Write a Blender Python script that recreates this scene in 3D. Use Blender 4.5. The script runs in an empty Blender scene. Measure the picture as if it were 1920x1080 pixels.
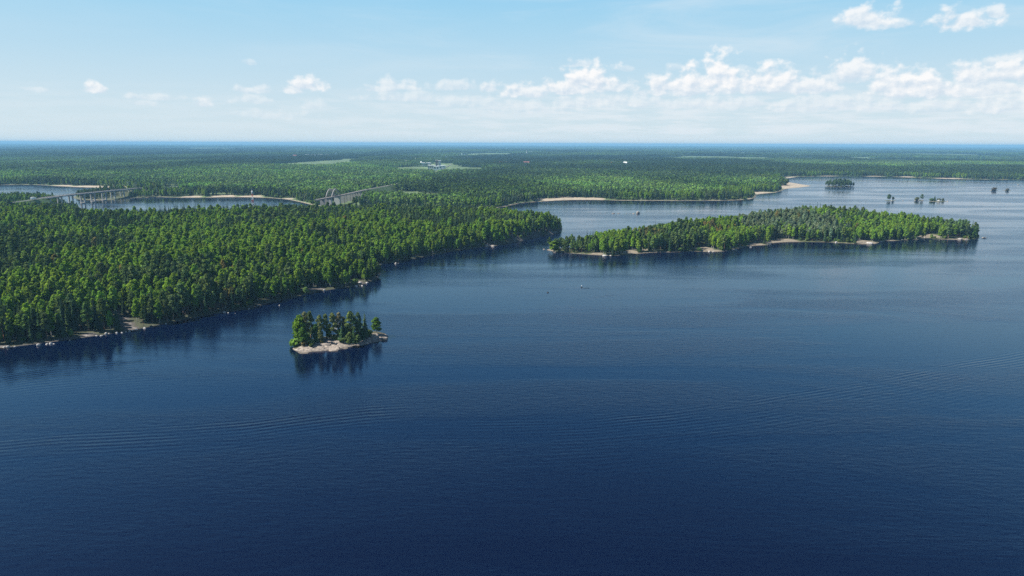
import bpy, bmesh, math, random
import numpy as np
from mathutils import Matrix, Vector
R = math.radians
rng = np.random.default_rng(7)
random.seed(7)
S = bpy.context.scene
C = S.collection

# ------------------------------------------------------------------ camera
CAM_H = 100.0
PITCH = R(11.94)
ROLL = R(0.21)
cam_d = bpy.data.cameras.new('camera')
cam_d.sensor_width = 36.0
cam_d.lens = 24.0
cam_d.clip_start = 1.0
cam_d.clip_end = 90000.0
cam = bpy.data.objects.new('camera', cam_d)
C.objects.link(cam)
CAM_ROT = Matrix.Rotation(math.pi / 2 - PITCH, 3, 'X') @ Matrix.Rotation(ROLL, 3, 'Z')
cam.matrix_world = Matrix.Translation((0, 0, CAM_H)) @ CAM_ROT.to_4x4()
S.camera = cam

# ------------------------------------------------------------------ sun, exposure
SUN_AZ, SUN_EL = R(-95), R(48)          # clockwise from +Y (the view direction)
sun_d = bpy.data.lights.new('sun', 'SUN')
sun_d.energy = 5.0
sun_d.angle = R(0.53)
sun_d.color = (1.0, 0.95, 0.86)
sun = bpy.data.objects.new('sun', sun_d)
C.objects.link(sun)
to_sun = Vector((math.sin(SUN_AZ) * math.cos(SUN_EL), math.cos(SUN_AZ) * math.cos(SUN_EL), math.sin(SUN_EL)))
sun.rotation_euler = (-to_sun).to_track_quat('-Z', 'Y').to_euler()
sun.location = (0, 0, 400)
S.view_settings.view_transform = 'Standard'
S.view_settings.look = 'None'
S.view_settings.exposure = 1.0
S.view_settings.gamma = 1.0
S.view_settings.use_curve_mapping = False
S.cycles.use_denoising = False
S.cycles.denoiser = 'OPENIMAGEDENOISE'
S.cycles.denoising_input_passes = 'RGB_ALBEDO_NORMAL'
S.cycles.max_bounces = 6
S.cycles.diffuse_bounces = 3
S.cycles.glossy_bounces = 3
S.cycles.volume_bounces = 1
S.cycles.transmission_bounces = 3
S.cycles.transparent_max_bounces = 6
S.cycles.sample_clamp_indirect = 4.0


def pix_dir(px, py):
    d = CAM_ROT @ Vector(((px - 960) / 1280.0, -(py - 540) / 1280.0, -1.0))
    return d.normalized()


def ground(px, py, z=0.0):
    d = pix_dir(px, py)
    t = (z - CAM_H) / d.z
    return np.array([d.x * t, d.y * t])


def to_pix(x, y, z):
    v = CAM_ROT.transposed() @ Vector((x, y, z - CAM_H))
    return 960 + 1280 * v.x / -v.z, 540 - 1280 * v.y / -v.z


# ------------------------------------------------------------------ node helpers
class NT:
    def __init__(self, tree):
        self.t = tree
        self.t.nodes.clear()

    def n(self, kind, **kw):
        nd = self.t.nodes.new(kind)
        for k, v in kw.items():
            setattr(nd, k, v)
        return nd

    def put(self, sock, v):
        if v is None:
            return
        if hasattr(v, 'is_linked'):
            self.t.links.new(v, sock)
        else:
            try:
                sock.default_value = v
            except Exception:
                sock.default_value = (*v, 1.0)

    def m(self, op, a, b=None, c=None, clamp=False):
        nd = self.n('ShaderNodeMath', operation=op, use_clamp=clamp)
        self.put(nd.inputs[0], a)
        self.put(nd.inputs[1], b)
        self.put(nd.inputs[2], c)
        return nd.outputs[0]

    def ss(self, v, lo, hi, a=0.0, b=1.0):
        nd = self.n('ShaderNodeMapRange', interpolation_type='SMOOTHSTEP')
        self.put(nd.inputs[0], v)
        nd.inputs[1].default_value = lo
        nd.inputs[2].default_value = hi
        nd.inputs[3].default_value = a
        nd.inputs[4].default_value = b
        return nd.outputs[0]

    def mix(self, f, a, b, blend='MIX'):
        nd = self.n('ShaderNodeMix', data_type='RGBA', blend_type=blend)
        self.put(nd.inputs[0], f)
        self.put(nd.inputs[6], a)
        self.put(nd.inputs[7], b)
        return nd.outputs[2]

    def fmix(self, f, a, b):
        nd = self.n('ShaderNodeMix', data_type='FLOAT')
        self.put(nd.inputs[0], f)
        self.put(nd.inputs[2], a)
        self.put(nd.inputs[3], b)
        return nd.outputs[0]

    def vec(self, x, y, z):
        nd = self.n('ShaderNodeCombineXYZ')
        self.put(nd.inputs[0], x)
        self.put(nd.inputs[1], y)
        self.put(nd.inputs[2], z)
        return nd.outputs[0]

    def noise(self, v, scale, detail=4, rough=0.55, lac=2.0, dist=0.0):
        nd = self.n('ShaderNodeTexNoise', noise_dimensions='3D')
        self.put(nd.inputs['Vector'], v)
        nd.inputs['Scale'].default_value = scale
        nd.inputs['Detail'].default_value = detail
        nd.inputs['Roughness'].default_value = rough
        nd.inputs['Lacunarity'].default_value = lac
        nd.inputs['Distortion'].default_value = dist
        return nd.outputs[0]

    def attr(self, name, kind='GEOMETRY'):
        return self.n('ShaderNodeAttribute', attribute_name=name, attribute_type=kind)


def material(name):
    mt = bpy.data.materials.new(name)
    mt.use_nodes = True
    k = NT(mt.node_tree)
    out = k.n('ShaderNodeOutputMaterial')
    return mt, k, out


def principled(k, out, col, rough=0.7, bump=None, bump_d=0.1, bump_s=1.0, **kw):
    p = k.n('ShaderNodeBsdfPrincipled')
    k.put(p.inputs['Base Color'], col)
    k.put(p.inputs['Roughness'], rough)
    for a, b in kw.items():
        k.put(p.inputs[a], b)
    if bump is not None:
        b = k.n('ShaderNodeBump')
        b.inputs['Strength'].default_value = bump_s
        b.inputs['Distance'].default_value = bump_d
        k.put(b.inputs['Height'], bump)
        k.t.links.new(b.outputs[0], p.inputs['Normal'])
    k.t.links.new(p.outputs[0], out.inputs[0])
    return p


# ------------------------------------------------------------------ sky
W = bpy.data.worlds.new('World')
S.world = W
W.use_nodes = True
k = NT(W.node_tree)
wout = k.n('ShaderNodeOutputWorld')
bg = k.n('ShaderNodeBackground')
bg.inputs['Strength'].default_value = 0.05
k.t.links.new(bg.outputs[0], wout.inputs[0])
sky = k.n('ShaderNodeTexSky', sky_type='NISHITA')
sky.sun_disc = False
sky.sun_elevation = SUN_EL
sky.sun_rotation = SUN_AZ
sky.altitude = 100
sky.air_density = 1.0
sky.dust_density = 0.0
sky.ozone_density = 2.0
tc = k.n('ShaderNodeTexCoord')
sep = k.n('ShaderNodeSeparateXYZ')
k.t.links.new(tc.outputs['Generated'], sep.inputs[0])
az = k.m('ARCTAN2', sep.outputs[0], sep.outputs[1])
el = k.m('ARCSINE', sep.outputs[2])
p = k.vec(az, k.m('MULTIPLY', el, 1.25), 0.0)
n_big = k.noise(p, 48, 8, 0.52)
n_lit = k.noise(k.vec(k.m('ADD', az, -0.0045), k.m('MULTIPLY', k.m('ADD', el, 0.0045), 1.25), 0.0), 48, 8, 0.52)
n_dif = k.m('SUBTRACT', n_big, n_lit)

g = bpy.data.node_groups.new('cumulus', 'ShaderNodeTree')
for nm in ('az', 'el', 'noise', 'cx', 'cy', 'sx', 'sy', 'opacity', 'cov_in', 'lit_in'):
    g.interface.new_socket(nm, in_out='INPUT', socket_type='NodeSocketFloat')
g.interface.new_socket('cov', in_out='OUTPUT', socket_type='NodeSocketFloat')
g.interface.new_socket('lit', in_out='OUTPUT', socket_type='NodeSocketFloat')
q = NT(g)
gi = q.n('NodeGroupInput')
go = q.n('NodeGroupOutput')
I = {s.name: s for s in gi.outputs}
u = q.m('DIVIDE', q.m('SUBTRACT', I['az'], I['cx']), I['sx'])
v = q.m('DIVIDE', q.m('SUBTRACT', I['el'], I['cy']), I['sy'])
vv = q.m('MAXIMUM', v, q.m('MULTIPLY', v, -2.3))
f = q.m('SUBTRACT', 0.98, q.m('MULTIPLY', q.m('SQRT', q.m('ADD', q.m('MULTIPLY', u, u), q.m('MULTIPLY', vv, vv))), 0.80))
f = q.m('ADD', f, q.m('MULTIPLY', q.m('SUBTRACT', I['noise'], 0.5), 2.3))
cv = q.m('MULTIPLY', q.ss(f, -0.03, 0.60), I['opacity'])
lt = q.m('ADD', q.m('MULTIPLY', v, 0.60), 0.46)
gt = q.m('GREATER_THAN', cv, I['cov_in'])
q.put(go.inputs[0], q.m('MAXIMUM', cv, I['cov_in']))
q.put(go.inputs[1], q.fmix(gt, I['lit_in'], lt))

# cumulus of the photograph: centre, half width, half height (photo pixels), opacity
CUMULUS = [
    (1625, 42, 46, 26, .85), (1655, 48, 40, 13, .6), (1808, 44, 44, 22, .85), (1863, 28, 14, 15, .7),
    (1345, 150, 34, 36, 1.), (1305, 160, 55, 24, 1.), (1255, 166, 45, 18, .9), (1290, 172, 90, 14, .8),
    (1440, 154, 60, 22, .95), (1395, 166, 35, 18, .8), (1500, 166, 65, 18, .8), (1600, 140, 34, 26, .85), (1585, 150, 60, 18, .6),
    (1700, 165, 42, 26, 1.), (1735, 172, 70, 20, .9), (1660, 162, 25, 22, .9), (1815, 146, 30, 20, .9), (1900, 118, 40, 13, .6),
    (1895, 145, 48, 20, .9), (1850, 165, 80, 22, .7), (1900, 200, 60, 18, .6), (1105, 156, 48, 26, 1.), (1075, 168, 50, 18, .9),
    (1150, 165, 40, 14, .7), (1087, 122, 26, 10, .55), (1178, 131, 14, 6, .35), (1265, 128, 14, 8, .3), (1390, 128, 18, 8, .35),
    (985, 175, 52, 15, .8), (918, 166, 18, 12, .7), (742, 164, 38, 13, .6), (700, 168, 26, 8, .5), (850, 164, 42, 12, .5),
    (572, 162, 28, 17, .9), (550, 170, 22, 9, .7), (476, 171, 26, 8, .5), (465, 188, 36, 9, .35), (384, 196, 13, 11, .6),
    (177, 169, 17, 9, .8), (285, 184, 34, 6, .4), (265, 195, 18, 5, .35), (468, 119, 10, 6, .3), (75, 170, 16, 5, .3),
    (590, 200, 18, 9, .3), (760, 185, 60, 12, .4), (870, 195, 70, 12, .35), (1560, 200, 120, 16, .45), (1130, 195, 110, 14, .45),
    (1000, 205, 90, 14, .35), (1350, 198, 90, 14, .4), (510, 218, 50, 9, .25), (1760, 205, 80, 14, .4)]
cov, lit = 0.0, 0.5
for px_, py_, hw, hh, op in CUMULUS:
    d = pix_dir(px_, py_)
    nd = k.n('ShaderNodeGroup')
    nd.node_tree = g
    vals = dict(az=az, el=el, noise=n_big, cx=math.atan2(d.x, d.y), cy=math.asin(d.z), sx=hw / 1280 * (0.95 if py_ < 80 else 1.08), sy=hh / 1280 * (1.0 if py_ < 80 else 1.2),
                opacity=op, cov_in=cov, lit_in=lit)
    for a, b in vals.items():
        k.put(nd.inputs[a], b)
    cov, lit = nd.outputs[0], nd.outputs[1]
# thin stratus over the horizon and cirrus veil above, all round the sky
n_str = k.noise(k.vec(k.m('MULTIPLY', az, 9), k.m('MULTIPLY', el, 75), 2.0), 1.6, 6, 0.62)
az_v = k.ss(az, -0.55, 0.25, 0.25, 1.0)
band = k.m('MULTIPLY', k.ss(el, 0.0, 0.018), k.ss(el, 0.045, 0.085, 1.0, 0.0))
cov2 = k.m('MULTIPLY', k.m('MULTIPLY', k.m('MULTIPLY', k.ss(n_str, 0.36, 0.64), band), 0.8), az_v)
n_cir = k.noise(k.vec(k.m('MULTIPLY', k.m('ADD', az, k.m('MULTIPLY', el, 0.8)), 2.2), k.m('MULTIPLY', el, 14), 7.0), 1.7, 7, 0.62, dist=0.5)
cov3 = k.m('MULTIPLY', k.m('MULTIPLY', k.ss(n_cir, 0.40, 0.80), k.ss(el, 0.05, 0.14)), k.m('MULTIPLY', k.ss(el, 0.19, 0.32, 0.42, 0.0), az_v))
thin = k.m('MAXIMUM', cov2, cov3)
veil = k.mix(k.ss(el, 0.0, 0.24), (6.6, 7.9, 8.6, 1), (3.1, 6.5, 8.9, 1))      # aerosol brightening of the lower sky
veil = k.mix(k.ss(el, 0.16, 0.40), veil, (0.9, 4.3, 9.6, 1))
base = k.mix(k.ss(el, 0.24, 0.62, 0.95, 0.0), sky.outputs[0], veil)
base = k.mix(thin, base, (7.9, 8.6, 9.1, 1))
litf = k.m('ADD', lit, k.m('MULTIPLY', n_dif, 3.4), clamp=True)
ccol = k.mix(litf, (6.7, 7.7, 8.7, 1), (9.8, 9.8, 9.8, 1))
k.t.links.new(k.mix(cov, base, ccol), bg.inputs[0])


# ------------------------------------------------------------------ objects, names, labels
def tag(o, label=None, cat=None, group=None, kind=None):
    if label:
        o['label'] = label
    if cat:
        o['category'] = cat
    if group:
        o['group'] = group
    if kind:
        o['kind'] = kind
    return o


def link(name, data, parent=None):
    o = bpy.data.objects.new(name, data)
    C.objects.link(o)
    if parent is not None:
        o.parent = parent
    return o


def empty(name, loc, label, cat, group=None, rz=0.0):
    o = link(name, None)
    o.location = loc
    o.rotation_euler = (0, 0, rz)
    o.empty_display_size = 0.5
    return tag(o, label, cat, group)


def mesh_data(name, verts, faces, mats=(), mat_idx=None, leaf=None, smooth=False):
    me = bpy.data.meshes.new(name)
    verts = np.asarray(verts, dtype=np.float32).reshape(-1, 3)
    if isinstance(faces, np.ndarray):
        nf, w = faces.shape
        me.vertices.add(len(verts))
        me.vertices.foreach_set('co', verts.ravel())
        me.loops.add(nf * w)
        me.loops.foreach_set('vertex_index', faces.astype(np.int32).ravel())
        me.polygons.add(nf)
        me.polygons.foreach_set('loop_start', np.arange(0, nf * w, w, dtype=np.int32))
        me.update(calc_edges=True)
    else:
        me.from_pydata([tuple(map(float, a)) for a in verts], [], faces)
        me.update()
    for mt in mats:
        me.materials.append(mt)
    if mat_idx is not None:
        me.polygons.foreach_set('material_index', np.asarray(mat_idx, dtype=np.int32))
    if leaf is not None:
        a = me.attributes.new('leaf', 'FLOAT', 'FACE')
        a.data.foreach_set('value', np.asarray(leaf, dtype=np.float32))
    me.polygons.foreach_set('use_smooth', np.full(len(me.polygons), bool(smooth)))
    return me


class MB:
    """collects boxes, tubes and strips into one mesh"""

    def __init__(self):
        self.v, self.f = [], []

    def add(self, vs, fs):
        o = len(self.v)
        self.v += [tuple(a) for a in vs]
        self.f += [tuple(i + o for i in f_) for f_ in fs]
        return self

    def box(self, c, s, rz=0.0):
        x, y, z = [a / 2 for a in s]
        ca, sa = math.cos(rz), math.sin(rz)
        vs = []
        for dz in (-z, z):
            for dx, dy in ((-x, -y), (x, -y), (x, y), (-x, y)):
                vs.append((c[0] + dx * ca - dy * sa, c[1] + dx * sa + dy * ca, c[2] + dz))
        return self.add(vs, [(3, 2, 1, 0), (4, 5, 6, 7), (0, 1, 5, 4), (1, 2, 6, 5), (2, 3, 7, 6), (3, 0, 4, 7)])

    def tube(self, a, b, r0, r1=None, n=8):
        r1 = r0 if r1 is None else r1
        a, b = Vector(a), Vector(b)
        d = (b - a).normalized()
        u_ = d.orthogonal().normalized()
        w_ = d.cross(u_)
        vs = [a + (u_ * math.cos(t) + w_ * math.sin(t)) * r0 for t in [2 * math.pi * i / n for i in range(n)]]
        vs += [b + (u_ * math.cos(t) + w_ * math.sin(t)) * r1 for t in [2 * math.pi * i / n for i in range(n)]]
        fs = [(i, (i + 1) % n, n + (i + 1) % n, n + i) for i in range(n)]
        fs += [tuple(range(n))[::-1], tuple(range(n, 2 * n))]
        return self.add(vs, fs)

    def beam(self, pts, w, z0, z1):
        """a bar along a 3-D polyline, w wide, from z0 to z1 relative to the points"""
        P = [Vector(p_) for p_ in pts]
        vs, fs = [], []
        for i, p_ in enumerate(P):
            t = (P[min(i + 1, len(P) - 1)] - P[max(i - 1, 0)])
            nrm = Vector((-t.y, t.x, 0)).normalized() * (w / 2)
            for s_, z_ in ((1, z0), (-1, z0), (-1, z1), (1, z1)):
                vs.append((p_.x + nrm.x * s_, p_.y + nrm.y * s_, p_.z + z_))
        for i in range(len(P) - 1):
            a, b = 4 * i, 4 * i + 4
            for j in range(4):
                fs.append((a + j, a + (j + 1) % 4, b + (j + 1) % 4, b + j))
        e = 4 * (len(P) - 1)
        fs += [(3, 2, 1, 0), (e, e + 1, e + 2, e + 3)]
        return self.add(vs, fs)

    def build(self, name, mat, parent=None, smooth=False):
        me = mesh_data(name, self.v, self.f, [mat] if mat else [], smooth=smooth)
        return link(name, me, parent)


# ------------------------------------------------------------------ noise and polygon distance (numpy)
def _hash(ix, iy, seed):
    n_ = (ix.astype(np.int64) * 374761393 + iy.astype(np.int64) * 668265263 + seed * 974711) & 0x7fffffff
    n_ = ((n_ ^ (n_ >> 13)) * 1274126177) & 0x7fffffff
    n_ = n_ ^ (n_ >> 16)
    return (n_ & 0xffff) / 65535.0


def vnoise(x, y, scale, seed=0, octaves=3):
    x, y = np.asarray(x, float) / scale, np.asarray(y, float) / scale
    tot, amp, s_ = 0, 1, 0
    for o in range(octaves):
        ix, iy = np.floor(x), np.floor(y)
        fx, fy = x - ix, y - iy
        fx, fy = fx * fx * (3 - 2 * fx), fy * fy * (3 - 2 * fy)
        a, b = _hash(ix, iy, seed + o), _hash(ix + 1, iy, seed + o)
        c, d = _hash(ix, iy + 1, seed + o), _hash(ix + 1, iy + 1, seed + o)
        tot = tot + amp * ((a * (1 - fx) + b * fx) * (1 - fy) + (c * (1 - fx) + d * fx) * fy)
        s_ += amp
        amp *= 0.5
        x, y = x * 2.03 + 11.3, y * 2.03 + 5.1
    return tot / s_


def sstep(a, b, v_):
    t = np.clip((v_ - a) / (b - a), 0, 1)
    return t * t * (3 - 2 * t)


def rough_poly(pts, step, amp, seed=1, closed=True):
    """resample an outline and roughen it"""
    pts = np.asarray(pts, float)
    out = []
    n_ = len(pts)
    for i in range(n_):
        a, b = pts[i], pts[(i + 1) % n_]
        L = np.hypot(*(b - a))
        m_ = max(1, min(60, int(L / step)))
        for j in range(m_):
            out.append(a + (b - a) * j / m_)
    out = np.array(out)
    # two passes of light smoothing, then noise
    for _ in range(2):
        out = 0.5 * out + 0.25 * (np.roll(out, 1, 0) + np.roll(out, -1, 0))
    dx = vnoise(out[:, 0], out[:, 1], step * 2.2, seed) - 0.5
    dy = vnoise(out[:, 0], out[:, 1], step * 2.2, seed + 31) - 0.5
    return out + np.stack([dx, dy], 1) * 2 * amp


def sdf(poly, X, Y):
    """signed distance, positive inside"""
    X, Y = np.asarray(X, float).ravel(), np.asarray(Y, float).ravel()
    res = np.empty(len(X))
    A, B = poly, np.roll(poly, -1, 0)
    ch = max(1, int(4e6 / len(poly)))
    for s_ in range(0, len(X), ch):
        x, y = X[s_:s_ + ch, None], Y[s_:s_ + ch, None]
        ex, ey = (B - A)[:, 0], (B - A)[:, 1]
        t = np.clip(((x - A[:, 0]) * ex + (y - A[:, 1]) * ey) / (ex * ex + ey * ey + 1e-12), 0, 1)
        d2 = (x - A[:, 0] - t * ex) ** 2 + (y - A[:, 1] - t * ey) ** 2
        cr = (A[:, 1] > y) != (B[:, 1] > y)
        xi = A[:, 0] + (y - A[:, 1]) * ex / np.where(ey == 0, 1e-12, ey)
        ins = (np.sum(cr & (x < xi), 1) % 2) == 1
        res[s_:s_ + ch] = np.sqrt(d2.min(1)) * np.where(ins, 1, -1)
    return res


def line_dist(pts, X, Y):
    pts = np.asarray(pts, float)[:, :2]
    X, Y = np.asarray(X, float), np.asarray(Y, float)
    best = np.full(X.shape, 1e9)
    for a, b in zip(pts[:-1], pts[1:]):
        e = b - a
        t = np.clip(((X - a[0]) * e[0] + (Y - a[1]) * e[1]) / (e @ e + 1e-9), 0, 1)
        best = np.minimum(best, np.hypot(X - a[0] - t * e[0], Y - a[1] - t * e[1]))
    return best


def spots(lst, X, Y):
    """largest of several round soft spots given in photo pixels: (px, py, radius m)"""
    X, Y = np.asarray(X, float), np.asarray(Y, float)
    out = np.zeros(X.shape)
    for px_, py_, r_ in lst:
        c = ground(px_, py_)
        out = np.maximum(out, np.exp(-((X - c[0]) ** 2 + (Y - c[1]) ** 2) / (r_ * r_)))
    return out


def G(lst):
    return np.array([ground(a, b) for a, b in lst])


# ------------------------------------------------------------------ outlines of the land (waterlines of the photograph, set down on z = 0)
PEN = rough_poly(G([
    (-190, 668), (-60, 658), (0, 653), (60, 647), (112, 641), (160, 632), (205, 625), (245, 620), (300, 609), (330, 601), (380, 589), (430, 586),
    (470, 578), (520, 563), (575, 552), (620, 542), (655, 538), (683, 536), (700, 526), (716, 519), (716, 510), (700, 503), (692, 499),
    (740, 491), (800, 481), (860, 469), (905, 462), (935, 462), (960, 455), (1000, 446), (1040, 439), (1056, 432), (1055, 427),
    (1030, 422), (950, 415), (750, 409), (600, 407), (500, 409), (430, 413), (320, 421), (225, 428), (168, 419), (152, 402), (148, 386),
    (118, 380), (98, 375), (70, 373), (30, 374), (-60, 377), (-190, 382)]), 9, 2.2, 3)
ISL = rough_poly(G([
    (1015, 468), (1030, 471), (1060, 474.5), (1100, 477), (1145, 480.5), (1160, 479), (1185, 477), (1210, 474), (1260, 473), (1305, 471), (1345, 473.5),
    (1385, 466), (1400, 461.5), (1440, 460), (1452, 455), (1500, 453.5), (1560, 454), (1605, 458), (1640, 458.5), (1652, 453), (1700, 450.5),
    (1740, 447.5), (1800, 450), (1834, 449), (1840, 446), (1828, 441), (1780, 436), (1700, 430), (1600, 424), (1500, 421), (1420, 423), (1340, 430),
    (1290, 439), (1220, 447), (1160, 455), (1100, 461), (1050, 465)]), 7, 1.4, 5)
ISLET = rough_poly(G([(548, 655), (553, 659), (575, 660.5), (602, 659), (620, 656), (642, 654), (655, 650), (672, 649), (690, 645), (712, 640), (727, 636),
                      (730, 631), (724, 626), (708, 622), (680, 623), (640, 627), (600, 634), (570, 641), (552, 648)]), 2.0, 0.5, 8)
FAR_COAST = [
    (-260, 345), (0, 347), (52, 346), (110, 349), (150, 351.5), (200, 352), (236, 354.5), (262, 358.5), (285, 365), (296, 369.5), (330, 371.5), (380, 370.5),
    (430, 369.5), (480, 370), (530, 372.5), (556, 377), (600, 388), (700, 395), (850, 396), (940, 390), (970, 381.5), (990, 378.5), (1030, 377), (1075, 374.2),
    (1120, 374.5), (1142, 376.3), (1170, 376), (1240, 376.3), (1300, 376.3), (1360, 376.3), (1400, 375), (1417, 372.5), (1419, 369), (1415, 363.5),
    (1440, 362.5), (1462, 361), (1474, 353.5), (1496, 352), (1526, 348.6), (1494, 344), (1472, 340), (1470, 335), (1500, 331.2), (1560, 330.5), (1640, 331),
    (1700, 332.3), (1772, 335.5), (1850, 336.5), (1920, 337.5), (2060, 339), (2300, 342)]
FAR = rough_poly(np.concatenate([G(FAR_COAST), [[40000, 9000], [40000, 39000], [-40000, 39000], [-40000, 9000]]]), 24, 5, 13)
SPIT = rough_poly(G([(136, 371), (150, 375), (200, 375.6), (232, 373), (246, 371.5), (292, 369.6), (345, 368), (345, 362), (290, 361), (245, 364), (185, 366), (142, 367)]), 14, 4, 17)
FIELDS = [  # photo outline, kind (0 grass, 1 sand, 2 yard)
    ([(38, 319), (150, 322), (160, 318), (60, 315.5)], 1), ([(160, 317), (420, 312), (400, 309), (120, 312)], 0),
    ([(712, 372), (770, 379), (850, 375), (760, 366), (720, 360)], 0),
    ([(296, 368), (345, 366), (345, 353), (300, 353)], 0), ([(1560, 322), (1730, 323), (1710, 318), (1580, 318)], 0),
    ([(790, 316), (836, 326), (848, 312), (812, 306)], 2), ([(845, 296), (1000, 293), (960, 289), (880, 289)], 0),
    ([(1330, 317), (1420, 316), (1410, 314), (1340, 314)], 0), ([(1250, 286), (1420, 285), (1400, 283.5), (1260, 284)], 0),
    ([(570, 294), (640, 294), (630, 291), (572, 291)], 2), ([(1590, 289), (1760, 290), (1740, 288), (1600, 287.6)], 0)]
FIELD_POLYS = [(G(a), b) for a, b in FIELDS]

# bridges: axes in the place
_p0, _p1 = ground(155, 381.5), ground(230, 371)
HW_DIR = (_p1 - _p0) / np.hypot(*(_p1 - _p0))


def on_highway(px_, py_):
    """the point of the highway's vertical plane that is seen at a photo pixel"""
    d = pix_dir(px_, py_)
    A = np.array([[d.x, -HW_DIR[0]], [d.y, -HW_DIR[1]]])
    t, s_ = np.linalg.solve(A, _p0)
    return (d.x * t, d.y * t, CAM_H + d.z * t)


HW_ROAD = [on_highway(*a) for a in ((22, 379.4), (45, 376.3), (63, 373.7), (79, 371.2))]
HW = [on_highway(*a) for a in ((79, 371.2), (87, 370), (102, 368), (117, 366), (150, 362.5), (175, 360), (213, 356.2), (250, 353), (292, 351), (318, 350.2))]
RW = [(*ground(a, b, z_), z_) for a, b, z_ in ((560, 381.5, 15), (593, 374.5, 16), (621, 369.2, 16.5), (638, 366, 16.5), (660, 361.3, 16.5), (688, 355, 16), (722, 349, 15), (770, 338, 10), (812, 326, 6), (850, 306, 4))]
CLEAR_SITES = [(820, 312, 100), (816, 318, 210), (826, 323, 150), (1175, 369, 22), (80, 402, 16), (22, 414, 16), (932, 307, 60), (986, 308, 60), (1150, 308, 45), (1172, 309, 45), (475, 391, 14), (588, 293, 60), (630, 293, 40), (763, 308, 40)]

CLIFF = [(965, 452, 24), (1000, 445, 26), (1035, 438, 20), (900, 455, 16), (930, 452, 18)]
SLABS = [(234, 613, 6), (246, 617, 4), (228, 605, 5), (221, 597, 3.5), (216, 488, 7), (258, 492, 5), (690, 497, 4), (538, 527, 6), (585, 545, 5), (673, 531, 4), (600, 543, 4), (165, 630, 4),
         (965, 441, 5), (990, 438, 4), (90, 645, 3), (1, 652, 3), (420, 586, 3), (918, 461, 6), (945, 460, 5)]
ISL_ROCKS = [(1178, 474, 9), (1200, 470, 7), (1320, 469, 9), (1345, 472, 6), (1450, 456, 12), (1475, 453, 12), (1420, 460, 9), (1625, 456, 12), (1120, 477, 5), (1745, 445, 9), (1725, 446, 8), (1800, 449, 6), (1028, 470, 5)]
FAR_BEACH = [(1030, 375, 22), (1065, 372.5, 26), (1110, 373.5, 22), (1490, 346, 75), (1480, 339, 55), (1512, 349.5, 60), (1484, 351.5, 55), (1500, 333, 45), (1560, 331, 30), (1780, 335.5, 40), (150, 351, 40), (200, 352, 40), (110, 349, 25),
             (360, 369.5, 16), (420, 368.5, 20), (470, 369, 20), (1435, 362.5, 30), (1410, 373, 8), (1640, 331, 18), (1700, 332, 18), (540, 373, 10)]


def h_pen(x, y, s_):
    hill = (4 + 9 * vnoise(x, y, 160, 21)) * (1 - 0.8 * sstep(720, 980, y)) + 2.5 * vnoise(x, y, 22, 4)
    z = 1.1 * (1 - np.exp(-np.maximum(s_, 0) / 3.5)) + hill * sstep(4, 75, s_) + 0.5 * (vnoise(x, y, 3.5, 9) - 0.4) * sstep(-1, 3, s_)
    z = z + 5.5 * spots(CLIFF, x, y) * sstep(0, 8, s_)
    return np.where(s_ > 0, z, np.maximum(s_ * 0.35, -3))


def h_isl(x, y, s_):
    hill = 3 + 13 * sstep(20, 70, s_) * (0.6 + 0.5 * vnoise(x, y, 60, 5))
    z = 0.9 * (1 - np.exp(-np.maximum(s_, 0) / 3)) + hill * sstep(4, 45, s_) + 0.4 * (vnoise(x, y, 3, 19) - 0.4) * sstep(-1, 3, s_)
    return np.where(s_ > 0, z, np.maximum(s_ * 0.35, -3))


def h_islet(x, y, s_):
    # ledges that step along the sheet joints of the granite
    t = (x * 0.35 + y * 0.94) / 2.3 + 1.3 * vnoise(x, y, 7, 3)
    led = np.floor(t) + sstep(0.75, 1.0, t - np.floor(t))
    cr = np.abs(vnoise(x, y, 3.2, 12, 2) - 0.5)
    z = 1.55 * (1 - np.exp(-np.maximum(s_, 0) / 1.6)) + 0.9 * sstep(2, 9, s_)
    z = z + (0.55 * (led - t) + 0.35 * (vnoise(x, y, 4.5, 6) - 0.5) - 0.45 * (1 - sstep(0.0, 0.06, cr)) + 0.12 * (vnoise(x, y, 0.9, 2) - 0.5)) * sstep(0, 1.5, s_)
    return np.where(s_ > 0, z, np.maximum(s_ * 0.6, -2.5))


def h_far(x, y, s_):
    d = np.hypot(x, y)
    und = (vnoise(x, y, 900, 41) - 0.35) * 16 * sstep(60, 500, s_) + (vnoise(x, y, 4200, 43) - 0.5) * 26 * sstep(2500, 7000, d)
    z = 0.8 * (1 - np.exp(-np.maximum(s_, 0) / 8)) + 1.4 * sstep(10, 80, s_) + np.maximum(und, -0.5)
    return np.where(s_ > 0, z, np.maximum(s_ * 0.12, -3))


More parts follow.
